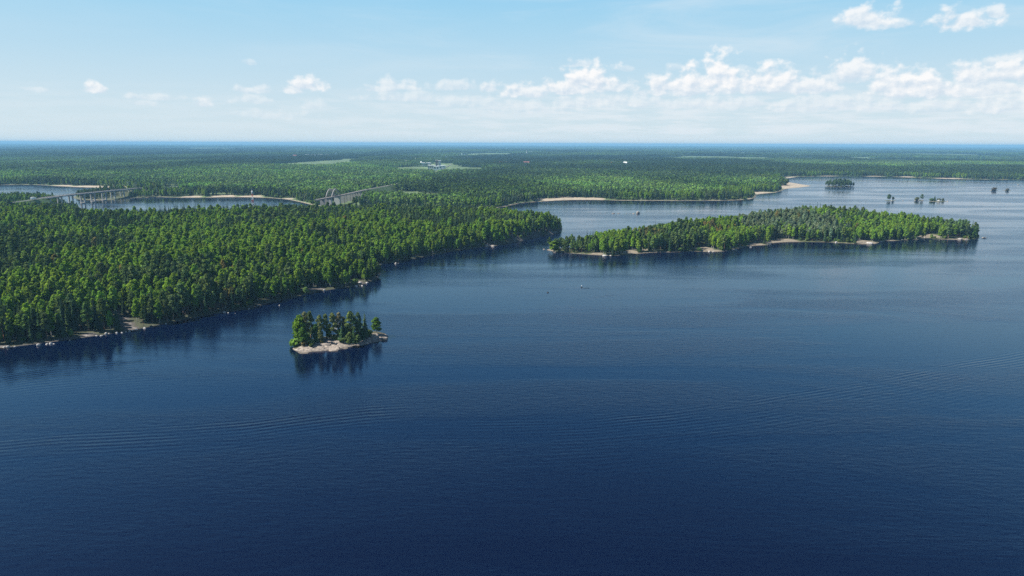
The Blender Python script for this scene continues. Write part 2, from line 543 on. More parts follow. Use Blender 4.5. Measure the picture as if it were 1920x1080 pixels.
# ------------------------------------------------------------------ ground materials
def ground_material(name, rock_a, rock_b, floor_a, floor_b, scale=1.0, extra_far=False, dark=None):
    mt, k, out = material(name)
    geo = k.n('ShaderNodeNewGeometry')
    P = geo.outputs['Position']
    sp = k.n('ShaderNodeSeparateXYZ')
    k.t.links.new(P, sp.inputs[0])
    n1 = k.noise(P, 0.35 * scale, 6, 0.65)
    n2 = k.noise(P, 2.6 * scale, 5, 0.6)
    n3 = k.noise(P, 0.05 * scale, 4, 0.6)
    rock = k.mix(k.ss(n1, 0.35, 0.65), rock_a, rock_b)
    rock = k.mix(k.ss(n2, 0.55, 0.72, 0.0, 0.55), rock, (0.10, 0.09, 0.08, 1))
    wv = k.n('ShaderNodeTexWave', wave_type='BANDS', bands_direction='Y')
    k.t.links.new(P, wv.inputs['Vector'])
    wv.inputs['Scale'].default_value = 0.11 * scale
    wv.inputs['Distortion'].default_value = 7.0
    wv.inputs['Detail'].default_value = 4.0
    wv.inputs['Detail Scale'].default_value = 1.2
    rock = k.mix(k.ss(wv.outputs['Fac'], 0.0, 0.22, 0.75, 0.0), rock, (0.045, 0.04, 0.036, 1))
    fl = k.mix(k.ss(n3, 0.35, 0.65), floor_a, floor_b)
    fl = k.mix(k.ss(n2, 0.4, 0.7, 0.0, 0.4), fl, (0.09, 0.10, 0.03, 1))
    f_ = k.m('ADD', k.attr('bare').outputs['Fac'], k.m('MULTIPLY', k.m('SUBTRACT', n2, 0.5), 0.5))
    if dark:
        rock = k.mix(k.ss(f_, 0.62, 0.82), k.mix(k.ss(n1, 0.35, 0.65), dark, tuple(0.55 * a for a in dark[:3]) + (1,)), rock)
    col = k.mix(k.ss(f_, 0.35, 0.6), fl, rock)
    if extra_far:
        fd = k.attr('grass').outputs['Fac']
        gcol = k.mix(k.ss(k.noise(P, 0.01, 5, 0.6), 0.4, 0.6), (0.075, 0.13, 0.035, 1), (0.13, 0.18, 0.06, 1))
        col = k.mix(fd, col, gcol)
    # dark stain of wet stone at the water's edge
    wet = k.ss(k.m('ADD', sp.outputs[2], k.m('MULTIPLY', k.m('SUBTRACT', n1, 0.5), 0.25)), 0.05, 0.32, 1.0, 0.0)
    col = k.mix(k.m('MULTIPLY', wet, 0.75), col, (0.035, 0.03, 0.022, 1))
    bp = k.m('ADD', k.m('MULTIPLY', n1, 1.0), k.m('MULTIPLY', n2, 0.5))
    principled(k, out, col, 0.85, bp, 0.35 / scale)
    return mt


M = {}
M['shore'] = ground_material('shore_ground', (0.19, 0.16, 0.14, 1), (0.105, 0.09, 0.083, 1), (0.026, 0.032, 0.012, 1), (0.040, 0.040, 0.017, 1), dark=(0.085, 0.075, 0.066, 1))
M['island'] = ground_material('island_ground', (0.25, 0.205, 0.145, 1), (0.16, 0.135, 0.105, 1), (0.035, 0.05, 0.016, 1), (0.055, 0.065, 0.022, 1))
M['islet'] = ground_material('islet_granite', (0.32, 0.265, 0.215, 1), (0.17, 0.142, 0.125, 1), (0.028, 0.033, 0.013, 1), (0.045, 0.038, 0.018, 1), 2.2)
M['far'] = ground_material('far_ground', (0.40, 0.335, 0.245, 1), (0.32, 0.26, 0.19, 1), (0.050, 0.085, 0.024, 1), (0.090, 0.140, 0.042, 1), 0.3, True)


def land_mesh(name, poly, hfun, res, mat, bare_fn, margin=6.0, xlim=None):
    x0, y0 = poly.min(0) - margin
    x1, y1 = poly.max(0) + margin
    xs, ys = np.arange(x0, x1 + res, res), np.arange(y0, y1 + res, res)
    X, Y = np.meshgrid(xs, ys)
    sx = sdf(poly, X, Y)
    Z = hfun(X.ravel(), Y.ravel(), sx)
    return grid_object(name, X, Y, Z.reshape(X.shape), sx.reshape(X.shape), mat, bare_fn, -margin)


def grid_object(name, X, Y, Z, SD, mat, bare_fn, cut, grass_fn=None):
    ny, nx = X.shape
    idx = np.arange(nx * ny).reshape(ny, nx)
    F = np.stack([idx[:-1, :-1], idx[:-1, 1:], idx[1:, 1:], idx[1:, :-1]], -1).reshape(-1, 4)
    keep = SD.ravel()[F].max(1) > cut
    F = F[keep]
    used = np.unique(F)
    remap = np.full(nx * ny, -1)
    remap[used] = np.arange(len(used))
    V = np.stack([X.ravel(), Y.ravel(), Z.ravel()], 1)[used]
    me = mesh_data(name, V, remap[F], [mat], smooth=True)
    b = bare_fn(V[:, 0], V[:, 1], SD.ravel()[used]) if bare_fn else np.zeros(len(V))
    a = me.attributes.new('bare', 'FLOAT', 'POINT')
    a.data.foreach_set('value', np.asarray(b, dtype=np.float32))
    if grass_fn:
        a = me.attributes.new('grass', 'FLOAT', 'POINT')
        a.data.foreach_set('value', np.asarray(grass_fn(V[:, 0], V[:, 1]), dtype=np.float32))
    o = link(name, me)
    return tag(o, kind='structure')


def bare_pen(x, y, s_):
    w = 0.7 + 7 * np.maximum(vnoise(x, y, 28, 61) - 0.48, 0)
    return np.clip(np.maximum(0.60 * (1 - sstep(w * 0.6, w * 1.5, s_)), np.maximum(spots(SLABS, x, y) * 1.05, spots(CLIFF, x, y) * 0.62 * (s_ < 16))), 0, 1)


def bare_isl(x, y, s_):
    w = 0.6 + 7 * np.maximum(vnoise(x, y, 25, 67) - 0.47, 0)
    return np.clip(np.maximum(1 - sstep(w * 0.7, w * 1.5, s_), spots(ISL_ROCKS, x, y) * 1.4), 0, 1)


def bare_islet(x, y, s_):
    # rock in front and at the eastern end, soil under the trees behind
    c = np.array([to_pix(a, b, 1.5) for a, b in zip(x, y)])
    front = sstep(-4, 4, c[:, 1] - np.interp(c[:, 0], [548, 575, 600, 650, 690, 730], [651, 648, 640, 637, 629, 622]))
    return np.clip(np.maximum(front, 1 - sstep(0.3, 0.9, s_)), 0, 1)


def in_fields(x, y, soft=0.0):
    out = np.full(np.shape(x), -1)
    for poly, kd in FIELD_POLYS:
        s_ = sdf(poly, x, y)
        out[s_ > soft] = kd
    return out


def bare_far(x, y, s_):
    f_ = in_fields(x, y)
    b = np.maximum((1 - sstep(3, 9, s_)) * 0.7, spots(FAR_BEACH, x, y) * 1.6 * (s_ < 70))
    b = np.maximum(b, (f_ == 1) * 1.0)
    return np.clip(b, 0, 1)


def grass_far(x, y):
    f_ = in_fields(x, y)
    return ((f_ == 0) | (f_ == 2)) * 1.0


land_mesh('peninsula_ground', PEN, h_pen, 2.6, M['shore'], bare_pen)
land_mesh('wooded_island_ground', ISL, h_isl, 2.0, M['island'], bare_isl)
islet_ground = land_mesh('rocky_islet_ground', ISLET, h_islet, 0.33, M['islet'], bare_islet, 2.0)
land_mesh('spit_ground', SPIT, h_isl, 4.0, M['island'], bare_isl)
# far land: a fan of rows that widen with distance
rows = [1080.0]
while rows[-1] < 34000:
    rows.append(rows[-1] * (1.0055 if rows[-1] < 2300 else 1.02))
cols = np.tan(np.linspace(R(-52), R(52), 430))
FX, FY = np.meshgrid(cols, np.array(rows))
FX = FX * FY
fs = sdf(FAR, FX, FY)
FZ = h_far(FX.ravel(), FY.ravel(), fs).reshape(FX.shape)
grid_object('far_land', FX, FY, FZ, fs.reshape(FX.shape), M['far'], bare_far, -30, grass_far)

# ------------------------------------------------------------------ water with the wakes of boats running across it
WAKES = [  # crest line in photo pixels, wave length m, train length m (towards the camera), height
    ([(-120, 834), (0, 825), (150, 812), (350, 800), (480, 790), (600, 775), (690, 765), (770, 760), (860, 757)], 3.0, 13, 0.9),
    ([(700, 795), (860, 793), (1000, 790), (1100, 786), (1250, 772), (1400, 752), (1550, 728), (1700, 700), (1850, 672), (2000, 646)], 2.6, 20, 0.5),
    ([(-120, 716), (0, 704), (120, 686), (260, 676), (400, 668), (480, 663)], 3.4, 18, 0.7),
    ([(380, 676), (450, 672), (520, 668), (560, 664)], 2.6, 9, 0.5),
    ([(1052, 567), (1100, 559), (1160, 551), (1225, 541)], 3.0, 4, 1.1),
    ([(960, 586), (1040, 574), (1130, 566), (1250, 560)], 3.0, 14, 0.35),
    ([(730, 596), (820, 588), (900, 584), (1000, 582)], 3.0, 10, 0.35)]
wx = np.concatenate([np.arange(-5200, -480, 80.0), np.arange(-480, 520, 3.2), np.arange(520, 5200, 80.0)])
wy = np.concatenate([np.arange(-400, 140, 60.0), np.arange(140, 520, 2.4), np.arange(520, 5200, 40.0)])
WX, WY = np.meshgrid(wx, wy)
wake_sets = []
for n_, (pts, lam, train, hgt) in enumerate(WAKES):
    P_ = G(pts)
    P_ = P_[np.argsort(P_[:, 0])]
    f_ = np.interp(WX, P_[:, 0], P_[:, 1])
    s_ = np.interp(WX, P_[:, 0], np.gradient(P_[:, 1], P_[:, 0]))
    dist = (f_ - WY) / np.sqrt(1 + s_ * s_)          # positive on the camera's side of the crest line
    endw = sstep(P_[0, 0], P_[0, 0] + 40, WX) * sstep(P_[-1, 0], P_[-1, 0] - 40, WX)
    e = hgt * sstep(-5, 3, dist) * np.exp(-np.maximum(dist, 0) / train) * endw
    e = e * sstep(0.22, 0.75, vnoise(WX, WY * 2.2, 26, 77 + n_, 4)) * 1.5
    wake_sets.append((e, np.clip(dist, -60, 400) / lam + 0.9 * vnoise(WX, WY, 34, 57 + n_, 2)))
idx = np.arange(WX.size).reshape(WX.shape)
WF = np.stack([idx[:-1, :-1], idx[:-1, 1:], idx[1:, 1:], idx[1:, :-1]], -1).reshape(-1, 4)
wme = mesh_data('water', np.stack([WX.ravel(), WY.ravel(), np.zeros(WX.size)], 1), WF, smooth=True)
for nm, ar in [('wake%d' % i, w_[0]) for i, w_ in enumerate(wake_sets)] + [('phase%d' % i, w_[1]) for i, w_ in enumerate(wake_sets)]:
    a = wme.attributes.new(nm, 'FLOAT', 'POINT')
    a.data.foreach_set('value', ar.ravel().astype(np.float32))
mt, k, out = material('lake_water')
geo = k.n('ShaderNodeNewGeometry')
P = geo.outputs['Position']
mp = k.n('ShaderNodeMapping')
k.t.links.new(P, mp.inputs[0])
mp.inputs['Rotation'].default_value = (0, 0, R(14))
mp.inputs['Scale'].default_value = (0.35, 1.0, 1.0)
rip = k.noise(mp.outputs[0], 0.55, 4, 0.6)
rip2 = k.noise(P, 1.9, 3, 0.55)
mp2 = k.n('ShaderNodeMapping')
k.t.links.new(P, mp2.inputs[0])
mp2.inputs['Rotation'].default_value = (0, 0, R(10))
mp2.inputs['Scale'].default_value = (0.22, 1.0, 1.0)
calm = k.noise(mp2.outputs[0], 0.016, 5, 0.6, dist=0.6)
calm_f = k.ss(calm, 0.38, 0.62)
wave = 0.0
for i in range(len(wake_sets)):
    w1 = k.m('MULTIPLY', k.m('SINE', k.m('MULTIPLY', k.attr('phase%d' % i).outputs['Fac'], 2 * math.pi)), k.m('MULTIPLY', k.attr('wake%d' % i).outputs['Fac'], 0.052))
    wave = k.m('ADD', wave, w1)
ripa = k.m('MULTIPLY', k.m('ADD', k.m('MULTIPLY', rip, 0.12), k.m('MULTIPLY', rip2, 0.022)), k.fmix(calm_f, 0.35, 1.25))
hgt_ = k.m('ADD', wave, ripa)
p = principled(k, out, (0.0004, 0.0030, 0.0165, 1), k.fmix(calm_f, 0.09, 0.20), hgt_, 1.0)
p.inputs['IOR'].default_value = 1.333
wme.materials.append(mt)
tag(link('water', wme), kind='structure')

# ------------------------------------------------------------------ foliage
def foliage_material(name, translucency=0.3):
    mt, k, out = material(name)
    t = k.attr('tint', 'INSTANCER').outputs['Color']
    lf = k.attr('leaf').outputs['Fac']
    col = k.mix(1.0, t, k.vec(k.ss(lf, 0, 1, 0.74, 1.26), k.ss(lf, 0, 1, 0.78, 1.22), k.ss(lf, 0, 1, 0.8, 1.2)), 'MULTIPLY')
    df = k.n('ShaderNodeBsdfDiffuse')
    k.put(df.inputs[0], col)
    tr = k.n('ShaderNodeBsdfTranslucent')
    k.put(tr.inputs[0], col)
    mx = k.n('ShaderNodeMixShader')
    mx.inputs[0].default_value = translucency
    k.t.links.new(df.outputs[0], mx.inputs[1])
    k.t.links.new(tr.outputs[0], mx.inputs[2])
    k.t.links.new(mx.outputs[0], out.inputs[0])
    return mt


M['leaf'] = foliage_material('leaf_foliage', 0.48)
M['needle'] = foliage_material('needle_foliage', 0.30)


def bark(name, a, b):
    mt, k, out = material(name)
    geo = k.n('ShaderNodeTexCoord')
    n1 = k.noise(geo.outputs['Object'], 3.0, 4, 0.6)
    principled(k, out, k.mix(k.ss(n1, 0.4, 0.6), a, b), 0.9, n1, 0.05)
    return mt


M['bark'] = bark('spruce_bark', (0.09, 0.065, 0.05, 1), (0.05, 0.04, 0.033, 1))
M['pine_bark'] = bark('pine_bark', (0.26, 0.13, 0.07, 1), (0.14, 0.085, 0.06, 1))
M['birch_bark'] = bark('birch_bark', (0.55, 0.53, 0.49, 1), (0.20, 0.18, 0.16, 1))


def quads(pos, nrm, size, r_):
    """irregular leaf clumps: one bent quad each"""
    n_ = len(pos)
    nrm = nrm / (np.linalg.norm(nrm, axis=1, keepdims=True) + 1e-9)
    a = np.cross(nrm, r_.normal(size=(n_, 3)))
    a /= np.linalg.norm(a, axis=1, keepdims=True) + 1e-9
    b = np.cross(nrm, a)
    s_ = np.asarray(size).reshape(-1, 1) * r_.uniform(0.65, 1.35, (n_, 1))
    V = np.empty((n_, 4, 3))
    for i, (ca, cb) in enumerate(((-1, -1), (1, -1), (1, 1), (-1, 1))):
        ja, jb, jc = r_.uniform(0.55, 1.15, (n_, 1)), r_.uniform(0.55, 1.15, (n_, 1)), r_.uniform(-0.35, 0.15, (n_, 1))
        V[:, i] = pos + s_ * (a * ca * ja + b * cb * jb + nrm * jc)
    return V


def blob(c, rad, n_, size, r_, up=0.25):
    d = r_.normal(size=(n_, 3))
    d /= np.linalg.norm(d, axis=1, keepdims=True)
    d[:, 2] = np.abs(d[:, 2] + up) * np.sign(d[:, 2] + up + 0.35)
    d /= np.linalg.norm(d, axis=1, keepdims=True)
    pos = np.asarray(c) + d * np.asarray(rad) * r_.uniform(0.70, 1.08, (n_, 1))
    return quads(pos, d + r_.normal(size=(n_, 3)) * 0.32, np.full(n_, size), r_)


def spruce_leaves(h, rad, levels, per, r_):
    out = []
    for i in range(levels):
        t = (i + r_.uniform(-0.25, 0.25)) / levels
        z = h * (0.07 + 0.91 * t)
        rr = rad * (1 - t) ** 0.82 * r_.uniform(0.82, 1.15) + 0.18
        m_ = max(4, int(per * (1 - 0.55 * t)))
        ph = r_.uniform(0, 6.28)
        for j in range(m_):
            a = ph + 2 * math.pi * j / m_ + r_.uniform(-0.25, 0.25)
            L = rr * r_.uniform(0.72, 1.15)
            dz = h * 0.035 * (1 - t) + 0.25
            w = L * 0.36 + 0.12
            ca, sa = math.cos(a), math.sin(a)
            out.append([(ca * L * 0.05, sa * L * 0.05, z + dz), (ca * L * 0.6 - sa * w, sa * L * 0.6 + ca * w, z - dz * 0.1),
                        (ca * L, sa * L, z - dz * r_.uniform(0.5, 1.0)), (ca * L * 0.6 + sa * w, sa * L * 0.6 - ca * w, z - dz * 0.1)])
    out.append([(-0.15, 0, h * 0.93), (0.15, 0, h * 0.93), (0.05, 0.05, h * 1.02), (-0.05, 0.05, h * 1.02)])
    out.append([(0, -0.15, h * 0.93), (0, 0.15, h * 0.93), (0.05, 0.05, h * 1.02), (0.05, -0.05, h * 1.02)])
    return np.array(out)


def pine_leaves(h, rad, nb, nl, size, r_, low=0.42):
    out = []
    for i in range(nb):
        t = (i + 0.5) / nb
        z = h * (low + (0.93 - low) * t)
        w = rad * math.sin(math.pi * (0.25 + 0.68 * t)) * r_.uniform(0.45, 0.85)
        a = i * 2.4 + r_.uniform(-0.5, 0.5)
        br = rad * r_.uniform(0.46, 0.64) * (1.05 - 0.25 * t)
        out.append(blob((math.cos(a) * w, math.sin(a) * w, z), (br, br, br * 0.62), nl, size, r_, 0.35))
    out.append(blob((0, 0, h * 0.93), (rad * 0.42, rad * 0.42, h * 0.07), nl, size, r_, 0.35))
    return np.concatenate(out)


def birch_leaves(h, rad, nb, nl, size, r_, low=0.25):
    out = []
    for i in range(nb):
        t = (i + 0.5) / nb
        z = h * (low + (0.9 - low) * t)
        prof = math.sin(math.pi * min(1, 0.16 + 0.80 * t)) ** 0.8
        w = rad * prof * r_.uniform(0.25, 0.72)
        a = i * 2.4 + r_.uniform(-0.6, 0.6)
        br = rad * r_.uniform(0.42, 0.62) * (0.6 + 0.45 * prof)
        out.append(blob((math.cos(a) * w, math.sin(a) * w, z), (br, br, br * 1.05), nl, size, r_, 0.2))
    out.append(blob((0, 0, h * 0.90), (rad * 0.36, rad * 0.36, h * 0.10), nl, size, r_, 0.3))
    return np.concatenate(out)


def bush_leaves(h, rad, nb, nl, size, r_):
    out = []
    for i in range(nb):
        a = i * 2.4
        w = rad * 0.55 * math.sqrt((i + 0.3) / nb)
        br = rad * r_.uniform(0.42, 0.6)
        out.append(blob((math.cos(a) * w, math.sin(a) * w, h * r_.uniform(0.26, 0.64)), (br, br, h * r_.uniform(0.30, 0.42)), nl, size, r_, 0.25))
    return np.concatenate(out)


def trunk_mesh(h, r0, r_, limbs=4, top=0.93, lean=0.02):
    b = MB()
    z0, p_ = -0.6, Vector((0, 0, -0.6))
    n_ = 4
    pts = [Vector((r_.normal() * lean * h * (i / n_), r_.normal() * lean * h * (i / n_), -0.6 + (h * top + 0.6) * i / n_)) for i in range(n_ + 1)]
    for i in range(n_):
        b.tube(pts[i], pts[i + 1], r0 * (1 - 0.85 * i / n_), r0 * (1 - 0.85 * (i + 1) / n_), 6)
    for j in range(limbs):
        t = r_.uniform(0.42, 0.85)
        a = r_.uniform(0, 6.28)
        s_ = pts[0].lerp(pts[-1], t)
        L = h * r_.uniform(0.08, 0.15)
        b.tube(s_, s_ + Vector((math.cos(a) * L, math.sin(a) * L, L * 0.5)), r0 * 0.3, r0 * 0.08, 5)
    return b


def as_mesh(name, V, mat):
    n_ = len(V)
    return mesh_data(name, V.reshape(-1, 3), np.arange(4 * n_).reshape(n_, 4), [mat], leaf=np.random.default_rng(n_).uniform(0, 1, n_))


PROTO = []            # (kind, crown mesh, trunk mesh, joined mesh)
KIND_OF = {}


def add_proto(kind, V, tr, leaf_mat, bark_mat):
    i = len(PROTO)
    cm = as_mesh('crown', V, leaf_mat)
    tm = mesh_data('trunk', tr.v, tr.f, [bark_mat], smooth=True)
    # joined copy for the woods that nobody could count
    nv = len(V) * 4
    allv = np.concatenate([V.reshape(-1, 3), np.array(tr.v)])
    faces = [tuple(range(4 * a, 4 * a + 4)) for a in range(len(V))] + [tuple(a + nv for a in f_) for f_ in tr.f]
    jm = mesh_data('tree', allv, faces, [leaf_mat, bark_mat], [0] * len(V) + [1] * len(tr.f), np.concatenate([rng.uniform(0, 1, len(V)), np.full(len(tr.f), 0.5)]))
    PROTO.append((kind, cm, tm, jm))
    KIND_OF.setdefault(kind, []).append(i)


for v_ in range(4):
    r_ = np.random.default_rng(100 + v_)
    h = r_.uniform(15.5, 18.5)
    add_proto('spruce', spruce_leaves(h, r_.uniform(2.0, 2.6), 21, 12, r_), trunk_mesh(h, 0.20, r_, 0), M['needle'], M['bark'])
for v_ in range(4):
    r_ = np.random.default_rng(200 + v_)
    h = r_.uniform(14.5, 17)
    add_proto('pine', pine_leaves(h, r_.uniform(2.4, 3.0), 11, 36, 0.58, r_, [0.34, 0.44, 0.28, 0.38][v_]), trunk_mesh(h, 0.22, r_, 5), M['needle'], M['pine_bark'])
for v_ in range(4):
    r_ = np.random.default_rng(300 + v_)
    h = r_.uniform(13, 16)
    add_proto('birch', birch_leaves(h, r_.uniform(2.5, 3.1), 13, 36, 0.56, r_), trunk_mesh(h, 0.17, r_, 4), M['leaf'], M['birch_bark'])
for v_ in range(3):
    r_ = np.random.default_rng(400 + v_)
    h = r_.uniform(3.6, 5.0)
    add_proto('bush', bush_leaves(h, r_.uniform(2.2, 2.8), 8, 34, 0.5, r_), trunk_mesh(h, 0.12, r_, 3, 0.6), M['leaf'], M['bark'])

TINT = {'spruce': (0.040, 0.070, 0.029), 'pine': (0.078, 0.120, 0.036), 'birch': (0.138, 0.228, 0.027), 'bush': (0.110, 0.170, 0.042),
        'rust': (0.170, 0.150, 0.045), 'willow': (0.130, 0.175, 0.092)}


def tint_of(kind, r_):
    c = np.array(TINT[kind])
    return c * 1.12 * r_.uniform(0.68, 1.32) * np.array([r_.uniform(0.86, 1.12), 1.0, r_.uniform(0.80, 1.2)])


# ------------------------------------------------------------------ where the trees stand
def jitter_grid(x0, x1, y0, y1, step, r_):
    xs, ys = np.arange(x0, x1, step), np.arange(y0, y1, step)
    X, Y = np.meshgrid(xs, ys)
    X = X + (np.arange(len(ys))[:, None] % 2) * step * 0.5
    return (X + r_.uniform(-0.42, 0.42, X.shape) * step).ravel(), (Y + r_.uniform(-0.42, 0.42, Y.shape) * step).ravel()


def choose(x, y, s_, r_, birch_bias=0.0, willow=None, rust=None):
    n_ = len(x)
    st = vnoise(x, y, 55, 91, 3) + birch_bias + r_.normal(0, 0.06, n_)
    pn = vnoise(x, y, 90, 95, 2) + r_.normal(0, 0.16, n_)
    kind = np.where(st > 0.535, 'birch', np.where(pn > 0.50, 'pine', 'spruce')).astype(object)
    flip = r_.uniform(0, 1, n_)
    kind = np.where(flip < 0.05, 'birch', kind)
    kind = np.where((flip > 0.95) & (kind == 'birch'), 'spruce', kind)
    if willow is not None:
        kind = np.where(willow > r_.uniform(0.3, 0.7, n_), 'willow', kind)
    if rust is not None:
        kind = np.where((rust > r_.uniform(0.35, 0.8, n_)), 'rust', kind)
    kind = np.where((flip > 0.70) & (flip < 0.703) & (kind != 'spruce'), 'rust', kind)
    return kind


def proto_index(kind, r_):
    src = {'rust': 'birch', 'willow': 'birch'}
    return np.array([KIND_OF[src.get(a, a)][r_.integers(len(KIND_OF[src.get(a, a)]))] for a in kind])


def thin_line(pts, X, Y, w):
    return line_dist(pts, X, Y) > w


r_ = np.random.default_rng(17)
BUILDING_CLEAR = CLEAR_SITES


def site_clear(X, Y):
    ok = np.ones(np.shape(X), bool)
    for a, b, rad in BUILDING_CLEAR:
        c = ground(a, b)
        ok &= np.hypot(X - c[0], Y - c[1]) > rad
    return ok


# -- peninsula
px0, px1 = PEN.min(0), PEN.max(0)
X, Y = jitter_grid(px0[0], px1[0], px0[1], px1[1], 3.75, r_)
inview = np.abs(X) < (Y + 40) * 0.90
X, Y = X[inview], Y[inview]
s_ = sdf(PEN, X, Y)
keep = s_ > 1.1 + 6 * np.maximum(vnoise(X, Y, 28, 61) - 0.48, 0)
X, Y, s_ = X[keep], Y[keep], s_[keep]
keep = (spots(SLABS, X, Y) < 0.30) & ((spots(CLIFF, X, Y) < 0.5) | (s_ > 9) | (r_.uniform(size=len(X)) < 0.60))
keep &= (vnoise(X, Y, 17, 131, 2) < 0.80)
keep &= site_clear(X, Y) & thin_line(HW_ROAD[:-1] + HW, X, Y, 13) & thin_line(RW, X, Y, 12)
X, Y, s_ = X[keep], Y[keep], s_[keep]
rust = 0.85 * spots([(408, 575, 9), (428, 580, 9), (430, 545, 10)], X, Y)
front = np.exp(-s_ / 26.0) * (Y < 600)
kd = choose(X, Y, s_, r_, 0.085 - 0.075 * front, rust=rust)
small = (s_ < 6) & (r_.uniform(size=len(X)) < 0.25)
kd = np.where(small, 'bush', kd)
PENT = dict(x=X, y=Y, z=h_pen(X, Y, s_), s=s_, kind=kd, scale=np.clip(r_.normal(0.86, 0.18, len(X)), 0.42, 1.3) * np.where(s_ < 7, 0.8, 1.0), rot=r_.uniform(0, 6.28, len(X)))
PENT['scale'] = PENT['scale'] * (1 - 0.28 * sstep(850, 1020, Y))
near_road = line_dist(HW_ROAD + HW[:3], X, Y) < 95
PENT['scale'] = np.where(near_road, PENT['scale'] * 0.58, PENT['scale'])
PENT['proto'] = proto_index(kd, r_)
PENT['tint'] = np.array([tint_of(a, r_) for a in kd])
# -- wooded island
X, Y = jitter_grid(*ISL.min(0)[[0]], ISL.max(0)[0], ISL.min(0)[1], ISL.max(0)[1], 3.8, r_)
s_ = sdf(ISL, X, Y)
keep = (s_ > 1.0 + 6 * np.maximum(vnoise(X, Y, 25, 67) - 0.47, 0)) & (spots(ISL_ROCKS, X, Y) < 0.32)
X, Y, s_ = X[keep], Y[keep], s_[keep]
willow = spots([(1420, 445, 40), (1470, 440, 50), (1520, 445, 40), (1400, 425, 40), (1450, 425, 40)], X, Y) * 0.85
rust = spots([(1200, 460, 16), (1225, 462, 12), (1330, 455, 16), (1560, 430, 20)], X, Y) * 0.75
kd = choose(X, Y, s_, r_, 0.085, willow, rust)
kd = np.where((s_ < 6.5) & (r_.uniform(size=len(X)) < 0.4), 'bush', kd)
ISLT = dict(x=X, y=Y, z=h_isl(X, Y, s_), s=s_, kind=kd, scale=r_.uniform(0.66, 1.05, len(X)) * np.where(X < ground(1120, 470)[0], 0.75, 1.0), rot=r_.uniform(0, 6.28, len(X)))
ISLT['proto'] = proto_index(kd, r_)
ISLT['tint'] = np.array([tint_of(a, r_) for a in kd]) * 1.12

# -- individuals: the islet's trees (placed one by one below) and the trees of the near shore that show largest
vis = np.array([to_pix(a, b, c + 8) for a, b, c in zip(PENT['x'], PENT['y'], PENT['z'])])
onscreen = (vis[:, 0] > -8) & (vis[:, 0] < 1000)
dist = np.hypot(PENT['x'], PENT['y'])
rank = np.where(onscreen, dist + 0.9 * np.maximum(PENT['s'] - 25, 0), 1e9)
N_NEAR = 235
near = np.argsort(rank)[:N_NEAR]
near_mask = np.zeros(len(dist), bool)
near_mask[near] = True
TREE_NAME = {'spruce': 'spruce_tree', 'pine': 'pine_tree', 'birch': 'birch_tree', 'rust': 'brown_tree', 'willow': 'willow_tree', 'bush': 'bush'}
TREE_CAT = {'bush': 'bush'}


def plant(name, proto, loc, sc, rz, tint, label, cat='tree', group=None):
    t = empty(name, loc, label, cat, group, rz)
    t.scale = sc if hasattr(sc, '__len__') else (sc, sc, sc)
    c = link('crown', PROTO[proto][1], t)
    c['tint'] = [float(a) for a in tint]
    link('trunk', PROTO[proto][2], t)
    return t


DESC = {'spruce': 'dark narrow spruce', 'pine': 'olive green pine', 'birch': 'light green birch', 'rust': 'rusty brown tree', 'bush': 'low green bush'}


def segment(px_):
    for lim, txt in ((60, 'on the far left shore'), (150, 'left of the pale rock slab'), (262, 'around the pale rock slab'),
                     (370, 'right of the pale rock slab'), (470, 'by the rusty brown trees'), (620, 'behind the small rocky islet')):
        if px_ < lim:
            return txt
    return 'near the little point'


ORD = 'first second third fourth fifth sixth seventh eighth ninth tenth eleventh twelfth thirteenth fourteenth fifteenth sixteenth seventeenth eighteenth nineteenth twentieth twenty-first twenty-second twenty-third twenty-fourth twenty-fifth twenty-sixth twenty-seventh twenty-eighth twenty-ninth thirtieth'.split()
sets = {}
for i in near:
    row = 'at the water' if PENT['s'][i] < 9 else ('behind the front row' if PENT['s'][i] < 22 else 'deep in the wood')
    sets.setdefault(f"{DESC[PENT['kind'][i]]} {row} {segment(vis[i, 0])}", []).append(i)
for lab, ids in sets.items():
    ids.sort(key=lambda i: vis[i, 0])
    for j, i in enumerate(ids):
        kd_ = PENT['kind'][i]
        word = '' if len(ids) == 1 else (f', {ORD[j]} from left' if j < len(ORD) else ', farther right than twentieth')
        plant(TREE_NAME[kd_], int(PENT['proto'][i]), (PENT['x'][i], PENT['y'][i], PENT['z'][i] - 0.1), tuple(float(PENT['scale'][i]) * a for a in (0.94, 0.94, 1.0)), float(PENT['rot'][i]), PENT['tint'][i], lab + word,
              TREE_CAT.get(kd_, 'tree'), 'bushes on the near wooded shore' if kd_ == 'bush' else 'trees on the near wooded shore')

# ------------------------------------------------------------------ woods that nobody could count: points with instanced trees
TREES = bpy.data.collections.new('tree_kinds')
for i, pr in enumerate(PROTO):
    TREES.objects.link(bpy.data.objects.new('kind_%02d' % i, pr[3]))

# patches of woodland for the far country
PATCHES = bpy.data.collections.new('woodland_kinds')


